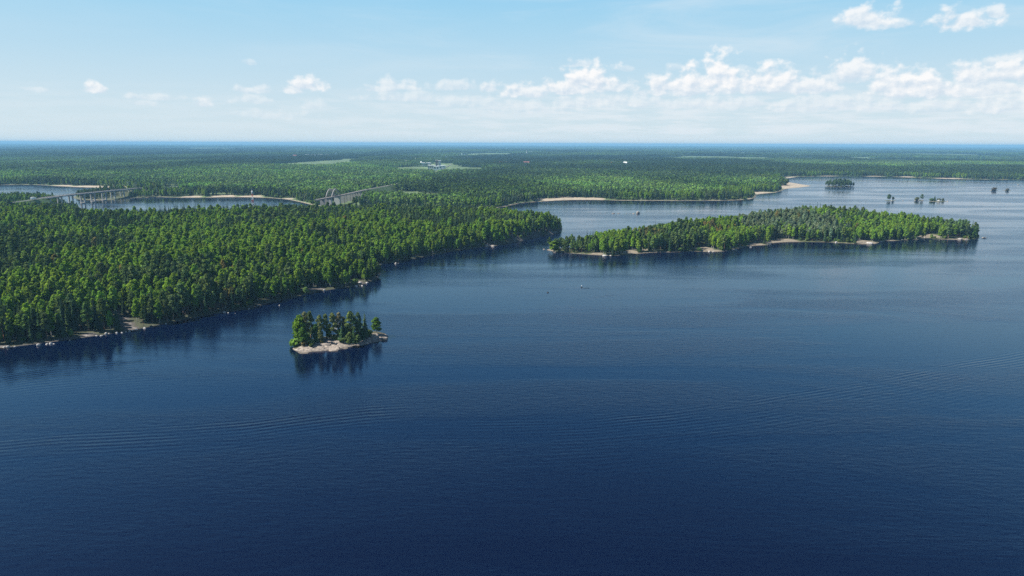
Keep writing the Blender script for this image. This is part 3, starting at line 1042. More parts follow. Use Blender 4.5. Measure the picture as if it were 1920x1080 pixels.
def patch(i, frac_birch, spread, n_trees, r_):
    V, L = [], []
    for j in range(n_trees):
        a, rr = r_.uniform(0, 6.28), spread * math.sqrt(r_.uniform(0, 1))
        x, y = math.cos(a) * rr, math.sin(a) * rr
        sc = r_.uniform(0.7, 1.1)
        u_ = r_.uniform()
        if u_ < frac_birch:
            v_ = birch_leaves(14.5, 3.3, 3, 9, 1.15, r_)
            l_ = 0.72
        elif u_ < frac_birch + (1 - frac_birch) * 0.5:
            v_ = pine_leaves(16, 3.2, 3, 8, 1.15, r_)
            l_ = 0.42
        else:
            v_ = spruce_leaves(17.5, 2.9, 6, 6, r_)
            l_ = 0.12
        V.append(v_ * sc + np.array([x, y, 0]))
        L.append(np.clip(l_ + r_.normal(0, 0.10, len(v_)) + r_.normal(0, 0.12), 0, 1))
    V, L = np.concatenate(V), np.concatenate(L)
    me = mesh_data('woodland', V.reshape(-1, 3), np.arange(4 * len(V)).reshape(-1, 4), [M['wood']], leaf=L)
    PATCHES.objects.link(bpy.data.objects.new('kind_%02d' % i, me))


M['wood'] = None
mt, k, out = material('woodland_foliage')
t = k.attr('tint', 'INSTANCER').outputs['Color']
lf = k.attr('leaf').outputs['Fac']
rp = k.n('ShaderNodeValToRGB')
k.put(rp.inputs[0], lf)
cr = rp.color_ramp
cr.elements[0].position, cr.elements[0].color = 0.05, (0.034, 0.062, 0.028, 1)
cr.elements[1].position, cr.elements[1].color = 0.95, (0.135, 0.235, 0.042, 1)
e = cr.elements.new(0.45)
e.color = (0.072, 0.110, 0.040, 1)
e = cr.elements.new(0.72)
e.color = (0.108, 0.190, 0.036, 1)
col = k.mix(1.0, rp.outputs[0], t, 'MULTIPLY')
df = k.n('ShaderNodeBsdfDiffuse')
k.put(df.inputs[0], col)
tr = k.n('ShaderNodeBsdfTranslucent')
k.put(tr.inputs[0], col)
mx = k.n('ShaderNodeMixShader')
mx.inputs[0].default_value = 0.28
k.t.links.new(df.outputs[0], mx.inputs[1])
k.t.links.new(tr.outputs[0], mx.inputs[2])
k.t.links.new(mx.outputs[0], out.inputs[0])
M['wood'] = mt
for i in range(9):
    patch(i, (0.06, 0.12, 0.22, 0.35, 0.5, 0.62, 0.75, 0.85, 0.93)[i], 34, 130, np.random.default_rng(900 + i))


def scatter(name, x, y, z, proto, scale, rot, tint, coll, label, kind_word='forest'):
    n_ = len(x)
    me = bpy.data.meshes.new(name)
    me.vertices.add(n_)
    me.vertices.foreach_set('co', np.stack([x, y, z], 1).astype(np.float32).ravel())
    a = me.attributes.new('pick', 'INT', 'POINT')
    a.data.foreach_set('value', np.asarray(proto, dtype=np.int32))
    a = me.attributes.new('size', 'FLOAT_VECTOR', 'POINT')
    sc = np.asarray(scale, dtype=np.float32)
    if sc.ndim == 1:
        sc = np.repeat(sc[:, None], 3, 1)
    a.data.foreach_set('vector', sc.astype(np.float32).ravel())
    a = me.attributes.new('turn', 'FLOAT_VECTOR', 'POINT')
    a.data.foreach_set('vector', np.stack([np.zeros(n_), np.zeros(n_), rot], 1).astype(np.float32).ravel())
    a = me.attributes.new('tint', 'FLOAT_COLOR', 'POINT')
    a.data.foreach_set('color', np.concatenate([tint, np.ones((n_, 1))], 1).astype(np.float32).ravel())
    o = link(name, me)
    tag(o, label, None, None, 'stuff')
    g = bpy.data.node_groups.new(name, 'GeometryNodeTree')
    g.interface.new_socket('Geometry', in_out='INPUT', socket_type='NodeSocketGeometry')
    g.interface.new_socket('Geometry', in_out='OUTPUT', socket_type='NodeSocketGeometry')
    N = g.nodes.new
    gi, go = N('NodeGroupInput'), N('NodeGroupOutput')
    ip, ci = N('GeometryNodeInstanceOnPoints'), N('GeometryNodeCollectionInfo')
    ci.inputs['Collection'].default_value = coll
    ci.inputs['Separate Children'].default_value = True
    ci.inputs['Reset Children'].default_value = True
    L = g.links.new
    L(gi.outputs[0], ip.inputs['Points'])
    L(ci.outputs[0], ip.inputs['Instance'])
    ip.inputs['Pick Instance'].default_value = True
    for nm, ty, sock in (('pick', 'INT', 'Instance Index'), ('size', 'FLOAT_VECTOR', 'Scale'), ('turn', 'FLOAT_VECTOR', 'Rotation')):
        na = N('GeometryNodeInputNamedAttribute')
        na.data_type = ty
        na.inputs['Name'].default_value = nm
        L(na.outputs[0], ip.inputs[sock])
    L(ip.outputs[0], go.inputs[0])
    md = o.modifiers.new('scatter', 'NODES')
    md.node_group = g
    return o


q_ = ~near_mask
scatter('peninsula_forest', PENT['x'][q_], PENT['y'][q_], PENT['z'][q_], PENT['proto'][q_], PENT['scale'][q_][:, None] * np.array([[0.94, 0.94, 1.0]]), PENT['rot'][q_], PENT['tint'][q_], TREES,
        'mixed dark and light green forest covering the peninsula')
scatter('island_forest', ISLT['x'], ISLT['y'], ISLT['z'], ISLT['proto'], ISLT['scale'][:, None] * np.array([[0.92, 0.92, 1.0]]), ISLT['rot'], ISLT['tint'], TREES,
        'bright green mixed wood covering the long wooded island')

# -- far country: single trees along the coast, patches inland
X, Y = jitter_grid(-1900, 2200, 1090, 2900, 6.0, r_)
keep = np.abs(X) < Y * 0.80 + 40
X, Y = X[keep], Y[keep]
near_coast = sdf(FAR[::2], X, Y)
keep = (near_coast > -5) & (near_coast < 75)
X, Y = X[keep], Y[keep]
s_ = sdf(FAR, X, Y)
bs = spots(FAR_BEACH, X, Y)
keep = (s_ > 6 + 62 * np.clip(bs * 1.25, 0, 1) * (s_ < 72)) & (s_ < 62)
fld = in_fields(X, Y) >= 0
keep &= (~fld | (r_.uniform(size=len(X)) < 0.30)) & thin_line(HW_ROAD[:-1] + HW, X, Y, 13) & thin_line(RW, X, Y, 13) & thin_line(RW[1:6], X, Y, 32) & site_clear(X, Y)
X, Y, s_, fld = X[keep], Y[keep], s_[keep], fld[keep]
wl = 0.75 * np.exp(-s_ / 18) * (vnoise(X, Y, 120, 55) > 0.45)
kd = choose(X, Y, s_, r_, 0.02, wl)
kd = np.where(fld | ((s_ < 14) & (r_.uniform(size=len(X)) < 0.4)), 'bush', kd)
sc = r_.uniform(0.72, 1.10, len(X)) * np.where(kd == 'bush', 1.5, 1.0)
cx_, cy_ = X, Y
# spit under the highway bridge
X2, Y2 = jitter_grid(*SPIT.min(0)[[0]], SPIT.max(0)[0], SPIT.min(0)[1], SPIT.max(0)[1], 5.5, r_)
s2 = sdf(SPIT, X2, Y2)
k2 = (s2 > 5) & thin_line(HW, X2, Y2, 12) & (spots([(222, 373, 14), (205, 374.5, 10)], X2, Y2) < 0.4)
X2, Y2, s2 = X2[k2], Y2[k2], s2[k2]
kd2 = choose(X2, Y2, s2, r_, 0.02, np.full(len(X2), 0.35))
X, Y = np.concatenate([X, X2]), np.concatenate([Y, Y2])
Z = np.concatenate([h_far(cx_, cy_, s_), h_isl(X2, Y2, s2)])
kd = np.concatenate([kd, kd2])
sc = np.concatenate([sc, r_.uniform(0.5, 0.8, len(X2))])
scatter('coast_wood', X, Y, Z, proto_index(kd, r_), sc, r_.uniform(0, 6.28, len(X)), np.array([tint_of(a, r_) for a in kd]), TREES,
        'belt of green trees along the far shores')

px_l, py_l, st_l = [], [], []
y = 1100.0
while y < 33000:
    stp = max(46.0, y * 0.0105)
    xs = np.arange(-0.80 * y - 60, 0.80 * y + 60, stp)
    px_l.append(xs + r_.uniform(-0.4, 0.4, len(xs)) * stp)
    py_l.append(np.full(len(xs), y) + r_.uniform(-0.4, 0.4, len(xs)) * stp)
    st_l.append(np.full(len(xs), stp))
    y += stp * (1.0 if y < 5000 else 1.5)
X, Y, ST = np.concatenate(px_l), np.concatenate(py_l), np.concatenate(st_l)
s_ = sdf(FAR, X, Y)
keep = (s_ > 58 + 40 * spots(FAR_BEACH, X, Y)) & (s_ > ST * 0.8)
for poly, kd_ in FIELD_POLYS:
    keep &= sdf(poly, X, Y) < (-22 if poly[:, 1].max() < 2600 else 5)
keep &= (line_dist(RW[:7], X, Y) > 44) & (line_dist(RW, X, Y) > 24) & (line_dist(HW, X, Y) > 46)
for a, b, rad in CLEAR_SITES:
    c = ground(a, b)
    keep &= np.hypot(X - c[0], Y - c[1]) > rad + 30
keep &= ~((vnoise(X, Y * 0.5, 800, 71, 4) > 0.645) & (Y > 2600))
X, Y, ST, s_ = X[keep], Y[keep], ST[keep], s_[keep]
D = np.hypot(X, Y)
stand = vnoise(X, Y, 330, 81, 4) * 0.55 + vnoise(X, Y, 1900, 83, 3) * 0.45 + r_.normal(0, 0.05, len(X))
pk = np.clip(((stand - 0.39) / 0.20 * 9).astype(int), 0, 8)
sxy = np.maximum(1.0, ST / 46.0)
szz = r_.uniform(0.88, 1.1, len(X)) * np.where(D > 6000, 1.15, 1.0)
br = (1.25 - 0.55 * sstep(2800, 5500, D)) * r_.uniform(0.86, 1.14, len(X)) * (0.50 + 1.05 * sstep(0.36, 0.64, vnoise(X, Y * 0.5, 560, 87, 4)))
tn = np.stack([br * r_.uniform(0.9, 1.1, len(X)), br, br * r_.uniform(0.9, 1.1, len(X))], 1)
scatter('far_forest', X, Y, h_far(X, Y, s_) - 0.5, pk, np.stack([sxy, sxy, szz], 1), r_.uniform(0, 6.28, len(X)), tn, PATCHES,
        'endless forest reaching to the hazy blue horizon')
print('FOREST', len(PENT['x']), len(ISLT['x']), len(kd), len(X))

# ------------------------------------------------------------------ hard materials
def flat(name, col, rough=0.6, var=0.15, scale=0.6, metal=0.0):
    mt, k, out = material(name)
    tc_ = k.n('ShaderNodeTexCoord')
    n1 = k.noise(tc_.outputs['Object'], scale, 5, 0.6)
    c = k.mix(k.ss(n1, 0.3, 0.7), tuple(a * (1 - var) for a in col[:3]) + (1,), tuple(min(1, a * (1 + var)) for a in col[:3]) + (1,))
    principled(k, out, c, rough, n1, 0.02, Metallic=metal)
    return mt


M['concrete'] = flat('pale_concrete', (0.46, 0.45, 0.42), 0.85)
M['old_stone'] = flat('grey_masonry', (0.30, 0.285, 0.26), 0.9, 0.25)
M['asphalt'] = flat('asphalt', (0.045, 0.045, 0.048), 0.9)
M['steel'] = flat('weathered_steel', (0.095, 0.098, 0.10), 0.6, 0.2)
M['white'] = flat('white_paint', (0.78, 0.78, 0.76), 0.5, 0.05)
M['cream'] = flat('cream_render', (0.60, 0.55, 0.47), 0.8, 0.08)
M['brown'] = flat('brown_brick', (0.26, 0.17, 0.13), 0.85, 0.2)
M['red_roof'] = flat('red_roof', (0.27, 0.095, 0.085), 0.7, 0.12)
M['grey_roof'] = flat('grey_roof', (0.36, 0.37, 0.38), 0.6, 0.1)
M['window'] = flat('window_glass', (0.03, 0.04, 0.05), 0.15, 0.1)
M['red'] = flat('red_paint', (0.50, 0.07, 0.05), 0.5, 0.1)
M['dark'] = flat('dark_rubber', (0.02, 0.02, 0.022), 0.7, 0.1)
M['ballast'] = flat('track_ballast', (0.11, 0.10, 0.09), 0.95, 0.2)
M['grass'] = flat('bank_grass', (0.085, 0.14, 0.036), 0.95, 0.5, 0.12)
mt, k, out = material('boulder_granite')
tc_ = k.n('ShaderNodeTexCoord')
n1 = k.noise(tc_.outputs['Object'], 1.1, 6, 0.65)
n2 = k.noise(tc_.outputs['Object'], 7, 4, 0.6)
c_ = k.mix(k.ss(n1, 0.35, 0.65), (0.30, 0.27, 0.24, 1), (0.19, 0.17, 0.15, 1))
c_ = k.mix(k.ss(n2, 0.55, 0.7, 0, 0.5), c_, (0.14, 0.13, 0.11, 1))
principled(k, out, c_, 0.85, k.m('ADD', n1, k.m('MULTIPLY', n2, 0.3)), 0.12)
M['boulder'] = mt
mt, k, out = material('pale_boulder')
tc_ = k.n('ShaderNodeTexCoord')
n1 = k.noise(tc_.outputs['Object'], 1.4, 6, 0.65)
principled(k, out, k.mix(k.ss(n1, 0.35, 0.65), (0.46, 0.44, 0.42, 1), (0.30, 0.28, 0.26, 1)), 0.8, n1, 0.10)
M['pale_boulder'] = mt


# ------------------------------------------------------------------ boulders
def stone_mesh(name, r_, mat, flatness=0.62, sub=2, cuts=5):
    bm = bmesh.new()
    bmesh.ops.create_icosphere(bm, subdivisions=sub, radius=1.0)
    planes = []
    for _ in range(cuts):
        n_ = Vector(r_.normal(size=3)).normalized()
        planes.append((n_, r_.uniform(0.62, 0.88)))
    sx, sy = r_.uniform(0.8, 1.25), r_.uniform(0.7, 1.0)
    for v_ in bm.verts:
        for n_, d_ in planes:
            o_ = v_.co.dot(n_) - d_
            if o_ > 0:
                v_.co -= n_ * o_ * 0.9
        v_.co *= 1 + r_.normal() * 0.035
        v_.co.x *= sx
        v_.co.y *= sy
        v_.co.z *= flatness
    me = bpy.data.meshes.new(name)
    bm.to_mesh(me)
    bm.free()
    me.materials.append(mat)
    return me


STONES = {c: [stone_mesh('boulder', np.random.default_rng(50 + i), M[c], r_z) for i, r_z in enumerate((0.5, 0.62, 0.75, 0.9))] for c in ('boulder', 'pale_boulder')}


def boulder(px_, py_, wpx, label, group=None, c='pale_boulder', z=0.0, name='boulder', vi=None, tall=1.0, cat='boulder'):
    g_ = ground(px_, py_, z)
    dist_ = math.sqrt(g_[0] ** 2 + g_[1] ** 2 + CAM_H ** 2)
    w_ = wpx / 1280 * dist_ / 2 * 0.74
    vi = int(rng.integers(4)) if vi is None else vi
    o = link(name, STONES[c][vi])
    o.location = (g_[0], g_[1], z + w_ * 0.12)
    o.scale = (w_, w_ * 0.9, w_ * tall)
    o.rotation_euler = (0, 0, rng.uniform(0, 6.28))
    return tag(o, label, cat, group)


SHORE = 'pale boulders along the near wooded shore'
for a in [
    (8, 651.5, 6, 'leftmost pale boulder at the left end of the near shore'), (15, 651.2, 8, 'low pale boulder beside the leftmost one at the near shore'),
    (28, 650.3, 5, 'small pale boulder right of the two leftmost on the near shore'),
    (72, 648.0, 9, 'long pale boulder in the water left of the broken slab group'), (88, 645.8, 7, 'upper pale boulder of the broken group on the dark shore'),
    (95, 645.0, 8, 'tilted pale boulder in the broken group on the dark shore'), (101, 645.2, 5, 'rightmost boulder of the broken group on the dark shore'),
    (84, 633.5, 8, 'pale ledge stone lying higher among trees on the dark shore'),
    (131, 638.5, 4, 'small grey boulder midway along the shore left of the slab'), (162, 631.0, 5, 'small pale boulder just left of the white stone cluster'),
    (181, 629.8, 6, 'left white boulder of the cluster beside the pale slab'), (190, 630.2, 7, 'brightest white boulder of the cluster left of the slab'),
    (199, 626.5, 9, 'large pale boulder behind the white cluster by the slab'), (205, 625.5, 5, 'dark based boulder right of the white cluster by the slab'),
    (219, 624.6, 7, 'pale boulder at the left foot of the bare slab'), (229, 624.0, 7, 'pale boulder at the middle foot of the bare slab'),
    (236, 622.5, 5, 'small pale boulder at the right foot of the bare slab'), (243, 621.5, 5, 'first of three round white boulders right of the slab'),
    (249, 619.8, 4, 'middle of three round white boulders right of the slab'), (255, 618.5, 6, 'largest of three round white boulders right of the slab'),
    (271, 616.0, 7, 'flat grey boulder at the water right of the three white ones'), (287, 610.5, 4, 'grey boulder high on the bank right of the slab'),
    (311, 607.5, 6, 'lone white boulder ending the stony bank right of the slab'), (396, 586.0, 12, 'long pale shelf stone below the rusty brown trees'),
    (412, 586.2, 4, 'round white boulder below the rusty brown trees'), (421, 586.2, 7, 'pale boulder heap stone below the rusty brown trees'),
    (428, 586.8, 4, 'small pale boulder right end of the heap below brown trees'), (441, 587.5, 2, 'tiny stone in the water right of the brown tree heap'),
    (467, 579.5, 5, 'white slanting boulder at the water between brown trees and islet'), (483, 573.5, 3, 'tiny white stone on the shore behind the islet, left one'),
    (498, 561.0, 4, 'pale boulder under dark bank behind the islet'), (524, 573.0, 4, 'lone white stone standing in open water behind the islet'),
    (555, 552.5, 5, 'grey boulder at the foot of the rock outcrop behind the islet'), (608, 545.0, 8, 'flat rosy shelf stone at the outcrop behind the islet'),
    (668, 537.0, 9, 'left grey boulder of the pile on the little point'), (675, 532.0, 11, 'broad grey boulder topping the pile on the little point'),
    (679, 536.5, 6, 'right grey boulder of the pile on the little point'), (688, 531.0, 8, 'dark sloping boulder right of the pile on the little point'),
    (698, 521.5, 9, 'flat tan boulder under the bushes on the little point'), (687, 498.5, 12, 'flat tan ledge stone in the cove behind the little point'),
    (719, 494.2, 4, 'small white stone in the cove behind the little point'), (735, 490.5, 4, 'pale stone near shore behind the big white boulder'),
    (742, 494.5, 6, 'biggest white boulder standing in water past the little point'), (747, 493.8, 3, 'small stone touching the big white boulder past the point'),
    (763, 485.5, 5, 'left white boulder on the dark bank past the little point'), (774, 485.5, 4, 'middle white boulder on the dark bank past the little point'),
    (782, 482.5, 4, 'right white boulder on the dark bank past the little point')]:
    boulder(a[0], a[1], a[2], a[3], SHORE)
FARROCK = 'stones along the long wooded island and the peninsula tip'
for a in [
    (912, 461.6, 12, 'flat pale shelf stone on the low spit below the cliff'), (925, 462.0, 11, 'outer flat stone at the end of the spit below the cliff'),
    (927, 455.5, 14, 'long grey shelf stone at the foot of the peninsula cliff'), (946, 453.0, 9, 'right grey shelf stone at the foot of the peninsula cliff'),
    (1030, 437.5, 7, 'rosy boulder at the water near the peninsula tip'), (1003, 444.5, 6, 'grey boulder at the foot of the dark peninsula cliff'),
    (1040, 474.0, 8, 'pale stone at the left point of the long wooded island'), (1052, 473.0, 8, 'second pale stone at the left point of the wooded island'),
    (1134, 480.0, 12, 'flat pale stone on the beach below the island spruces'), (1145, 479.5, 7, 'right flat pale stone on the beach below the island spruces'),
    (1172, 476.0, 9, 'rosy boulder left of the bare rock on the wooded island'), (1330, 472.0, 8, 'rosy boulder on the bare rock at the middle of the island'),
    (1337, 472.5, 5, 'small rosy boulder right of the bare rock on the island'), (1407, 463.8, 7, 'lone white boulder in the water at the island bay'),
    (1443, 458.2, 10, 'tan boulder on the small point of the island bay'), (1568, 454.8, 8, 'pale boulder on the low beach of the island'),
    (1630, 457.0, 14, 'broad pale boulder on the rock tongue of the island'), (1652, 453.5, 6, 'small pale boulder right of the rock tongue on the island'),
    (1690, 450.0, 8, 'grey shore boulder under the dark trees of the island'), (1716, 447.5, 10, 'grey boulder below the brown rocks near the island end'),
    (1733, 446.8, 8, 'pale boulder below the brown rocks near the island end'), (1800, 449.0, 12, 'long pale stone at the right end of the island'),
    (1812, 449.3, 8, 'pale stone under the last trees of the island'), (1845, 446.5, 9, 'dark low stone off the right tip of the island'),
    (1020, 468.0, 8, 'low dark stone on the sunken bar left of the island')]:
    boulder(a[0], a[1], a[2], a[3], FARROCK, 'boulder' if a[0] < 1100 or a[0] > 1660 else 'pale_boulder', tall=0.7)
REEF = 'rocks of the small reef in open water'
boulder(1196, 400.5, 11, 'big grey rock block of the reef in open water', REEF, 'boulder', vi=3, tall=1.15)
for a in [(1188, 400.8, 7, 'low rock touching the big reef block'), (1182, 400.6, 4, 'small rock left of the big reef block'), (1175, 400.4, 3, 'tiny rock well left of the big reef block'),
          (1160, 400.5, 7, 'right half of the flat reef bar in open water'), (1150, 400.5, 8, 'left half of the flat reef bar in open water'),
          (1135, 400.5, 2.5, 'tiny reef rock left of the flat bar'), (1126, 400.5, 2.5, 'leftmost tiny rock of the reef')]:
    boulder(a[0], a[1], a[2], a[3], REEF, 'boulder', tall=0.5)
lg = ground(1378, 469.0, 0.3)
b_ = MB()
b_.tube((-2.6, 0.9, 0.15), (2.2, -0.7, 0.55), 0.22, 0.12, 7).tube((1.4, -0.45, 0.5), (2.0, 0.3, 1.0), 0.07, 0.03, 5).tube((0.5, -0.2, 0.4), (0.4, -0.9, 0.8), 0.06, 0.03, 5)
lo = b_.build('driftwood_log', M['white'], None, True)
lo.location = (lg[0], lg[1], 0.1)
tag(lo, 'bleached fallen log lying in the water at the island bay', 'log')

# ------------------------------------------------------------------ the rocky islet: slabs, trees one by one, sign board
def slab_mesh(w, d, h, r_):
    bm = bmesh.new()
    n_ = 16
    for i in range(n_):
        a = 2 * math.pi * i / n_ + r_.uniform(-0.15, 0.15)
        rr = r_.uniform(0.8, 1.0)
        for z_, sc in ((-h, 1.0), (0.0, 1.0), (h * 0.45, r_.uniform(0.72, 0.92))):
            bm.verts.new((math.copysign(abs(math.cos(a)) ** 0.7, math.cos(a)) * w / 2 * rr * sc, math.copysign(abs(math.sin(a)) ** 0.7, math.sin(a)) * d / 2 * rr * sc, z_ + r_.uniform(-0.08, 0.08)))
    for i in range(6):
        bm.verts.new((r_.uniform(-0.3, 0.3) * w, r_.uniform(-0.3, 0.3) * d, h * r_.uniform(0.5, 0.62)))
    bmesh.ops.convex_hull(bm, input=bm.verts)
    bmesh.ops.delete(bm, geom=[v_ for v_ in bm.verts if not v_.link_faces], context='VERTS')
    me = bpy.data.meshes.new('rock_slab')
    bm.to_mesh(me)
    bm.free()
    me.attributes.new('bare', 'FLOAT', 'POINT').data.foreach_set('value', np.ones(len(me.vertices), dtype=np.float32))
    me.materials.append(M['islet'])
    return me


for px_, py_, wpx, dpx, h_, tilt in [(568, 655, 26, 11, 1.0, 0.05), (589, 656, 28, 10, 1.1, -0.06), (608, 654, 24, 9, 1.3, 0.08), (626, 650, 26, 10, 1.5, 0.10), (645, 648.5, 20, 8, 1.4, 0.07),
                                     (664, 645, 16, 6, 1.0, -0.05), (676, 644, 20, 6, 1.2, 0.06), (692, 640.5, 20, 6, 1.0, 0.04), (709, 636.5, 20, 6, 0.9, 0.05), (720, 631, 16, 6, 0.8, -0.04), (700, 630, 24, 6, 0.7, 0.03),
                                     (640, 639, 22, 7, 0.8, 0.07), (612, 645, 22, 7, 0.8, 0.06)]:
    zz = 1.6
    g_ = ground(px_, py_, zz)
    m_ = 330 / 1280
    o = link('rock_slab', slab_mesh(wpx * m_, dpx * m_ * 3.0, h_, np.random.default_rng(int(px_ * 7 + py_))), islet_ground)
    sd_ = sdf(ISLET, [g_[0]], [g_[1]])
    zb = float(h_islet(np.array([g_[0]]), np.array([g_[1]]), sd_)[0])
    o.location = (g_[0], g_[1], zb + 0.10)
    o.rotation_euler = (tilt * 1.3, -tilt, R(16) + tilt)

ZMAX = [max(float(max(v_.co.z for v_ in pr[1].vertices)), 1.0) for pr in PROTO]


def plant_px(name, kind, var, px_, py_base, py_top, wide, tint, label, cat='tree', group=None, hfun=h_islet, poly=None, rz=None):
    poly = ISLET if poly is None else poly
    z = 1.5
    for _ in range(3):
        g_ = ground(px_, py_base, z)
        z = max(float(hfun(np.array([g_[0]]), np.array([g_[1]]), sdf(poly, [g_[0]], [g_[1]]))[0]), 0.1)
    dist_ = math.hypot(g_[1], CAM_H - z)
    lo_, hi_ = 0.2, 60.0
    for _ in range(30):
        md = (lo_ + hi_) / 2
        if to_pix(g_[0], g_[1], z + md)[1] > py_top:
            lo_ = md
        else:
            hi_ = md
    ids = KIND_OF[kind]
    pi_ = ids[var % len(ids)]
    sc = lo_ / ZMAX[pi_]
    return plant(name, pi_, (g_[0], g_[1], z - 0.08), (sc * wide, sc * wide, sc), rng.uniform(0, 6.28) if rz is None else rz, tint, label, cat, group)


T = TINT
OL = (0.085, 0.105, 0.036)
ISG = 'trees and bushes on the small rocky islet'
for a in [
    ('birch_tree', 'birch', 0, 563, 644, 590, 1.25, (0.115, 0.21, 0.022), 'bright yellow green birch at the left end of the rocky islet'),
    ('birch_tree', 'birch', 1, 556, 645, 600, 0.75, (0.100, 0.20, 0.024), 'slim bright birch leaning out at the left edge of the islet'),
    ('pine_tree', 'pine', 0, 574, 640, 581, 1.0, (0.090, 0.095, 0.042), 'tall brownish pine left in the left clump of the islet'),
    ('pine_tree', 'pine', 2, 583, 637, 580, 0.95, (0.060, 0.085, 0.030), 'tall dark columnar pine at the right of the left clump'),
    ('birch_tree', 'birch', 2, 569, 647, 612, 1.3, (0.095, 0.185, 0.028), 'short bright birch in front of the left clump of pines'),
    ('bush', 'bush', 0, 553, 649, 633, 1.1, (0.10, 0.175, 0.032), 'rounded bright bush at the left foot of the islet'),
    ('bush', 'bush', 1, 570, 647, 637, 1.0, (0.12, 0.10, 0.04), 'reddish heath bush below the left clump on the islet'),
    ('bush', 'bush', 2, 582, 645, 634, 1.2, (0.085, 0.11, 0.03), 'olive bush between left clump and bare rock on the islet'),
    ('bush', 'bush', 0, 583, 650, 643, 0.9, (0.075, 0.10, 0.03), 'tiny bush growing from a crack in the front slab'),
    ('birch_tree', 'birch', 3, 593, 639, 606, 1.1, (0.07, 0.15, 0.04), 'short blue green leafy tree between the pine clumps'),
    ('pine_tree', 'pine', 1, 601, 638, 587, 1.05, OL, 'broad olive pine at the left of the middle clump'),
    ('pine_tree', 'pine', 3, 612, 636, 585, 1.0, (0.075, 0.100, 0.034), 'second olive pine of the middle clump on the islet'),
    ('pine_tree', 'pine', 0, 602, 643, 609, 1.05, (0.09, 0.105, 0.036), 'shorter round pine in front of the middle clump'),
    ('pine_tree', 'pine', 2, 625, 636, 583, 1.0, (0.088, 0.105, 0.036), 'tall olive pine left of the white board'),
    ('pine_tree', 'pine', 1, 637, 634, 582, 1.05, (0.105, 0.100, 0.055), 'greyish brown pine over the white board'),
    ('pine_tree', 'pine', 3, 646, 632, 590, 0.9, (0.085, 0.095, 0.045), 'thin grey pine right of the white board'),
    ('spruce_tree', 'spruce', 0, 642, 640, 608, 2.0, (0.032, 0.062, 0.028), 'small dark spruce right of the white board'),
    ('pine_tree', 'pine', 2, 658, 638, 580, 1.15, (0.080, 0.110, 0.030), 'biggest full crowned pine in the middle of the islet'),
    ('pine_tree', 'birch', 1, 656, 645, 622, 1.5, (0.075, 0.105, 0.032), 'small olive tree at the front of the islet, left one'),
    ('spruce_tree', 'spruce', 2, 664, 642, 616, 1.9, (0.036, 0.070, 0.026), 'dark young spruce behind the front trees of the islet'),
    ('pine_tree', 'pine', 0, 673, 636, 582, 0.95, (0.055, 0.085, 0.032), 'tall pine with open top right of the biggest pine'),
    ('spruce_tree', 'spruce', 3, 685, 633, 585, 1.35, (0.050, 0.078, 0.034), 'slim ragged spruce at the right of the tall trees'),
    ('pine_tree', 'birch', 3, 671, 642, 627, 1.7, (0.075, 0.115, 0.034), 'bushy young tree at the front of the islet, right one'),
    ('spruce_tree', 'spruce', 1, 680, 637, 612, 1.9, (0.040, 0.075, 0.028), 'young spruce below the slim ragged spruce'),
    ('bush', 'bush', 2, 690, 629, 618, 1.2, (0.10, 0.13, 0.03), 'low yellowish bush left of the round tree'),
    ('birch_tree', 'birch', 2, 706, 625, 594, 1.9, (0.085, 0.165, 0.026), 'round bright green tree alone at the right end of the islet'),
    ('bush', 'bush', 0, 644, 641, 631, 1.3, (0.055, 0.085, 0.03), 'dark undergrowth bush below the small dark spruce'),
    ('bush', 'bush', 1, 594, 641, 626, 1.0, (0.05, 0.085, 0.028), 'dark leafy bush under the left of the middle pines'),
    ('bush', 'bush', 2, 650, 633, 614, 1.1, (0.045, 0.08, 0.03), 'dark thicket under the biggest full crowned pine'),
    ('bush', 'bush', 1, 674, 630, 613, 1.1, (0.045, 0.08, 0.03), 'dark thicket under the open topped pine'),
    ('bush', 'bush', 2, 683, 629, 616, 1.2, (0.06, 0.095, 0.03), 'dark bush at the foot of the slim ragged spruce'),
    ('bush', 'bush', 0, 576, 636, 617, 1.0, (0.05, 0.085, 0.03), 'dark thicket behind the left clump of the islet'),
    ('birch_tree', 'birch', 0, 617, 637, 612, 1.3, (0.07, 0.13, 0.03), 'short leafy tree left of and below the white board'),
    ('birch_tree', 'birch', 3, 637, 638, 615, 1.3, (0.06, 0.12, 0.035), 'short leafy tree right of the white board'),
    ('bush', 'bush', 2, 628, 637, 627, 1.1, (0.075, 0.11, 0.03), 'low bush in front of the white board'),
    ('bush', 'bush', 1, 604, 643, 634, 1.2, (0.10, 0.10, 0.04), 'brownish heath bush below the shorter round pine'),
    ('pine_tree', 'pine', 3, 666, 632, 588, 0.95, (0.06, 0.09, 0.034), 'pine half hidden right of the biggest pine')]:
    nm, kd_, va, px_, pb, pt, wd, tn_, lb = a
    pt += 2.5 if kd_ == 'pine' else 0
    plant_px(nm, kd_, va, px_, pb, pt, wd * (0.84 if kd_ == 'pine' else 0.96), tuple((1.0 if nm == 'birch_tree' else 1.7) * c_ for c_ in tn_), lb, 'bush' if nm == 'bush' else 'tree', ISG)

sg = ground(629.5, 621, 2.3)
t_ = empty('sign_board', (sg[0], sg[1], 2.0), 'white rectangular board on two posts among the islet pines', 'sign')
MB().box((0, 0, 1.55), (1.55, 0.06, 1.5)).build('board', M['white'], t_)
for sx_ in (-0.55, 0.55):
    MB().tube((sx_, 0.08, -0.5), (sx_, 0.08, 2.35), 0.05, None, 6).build('post', M['steel'], t_)

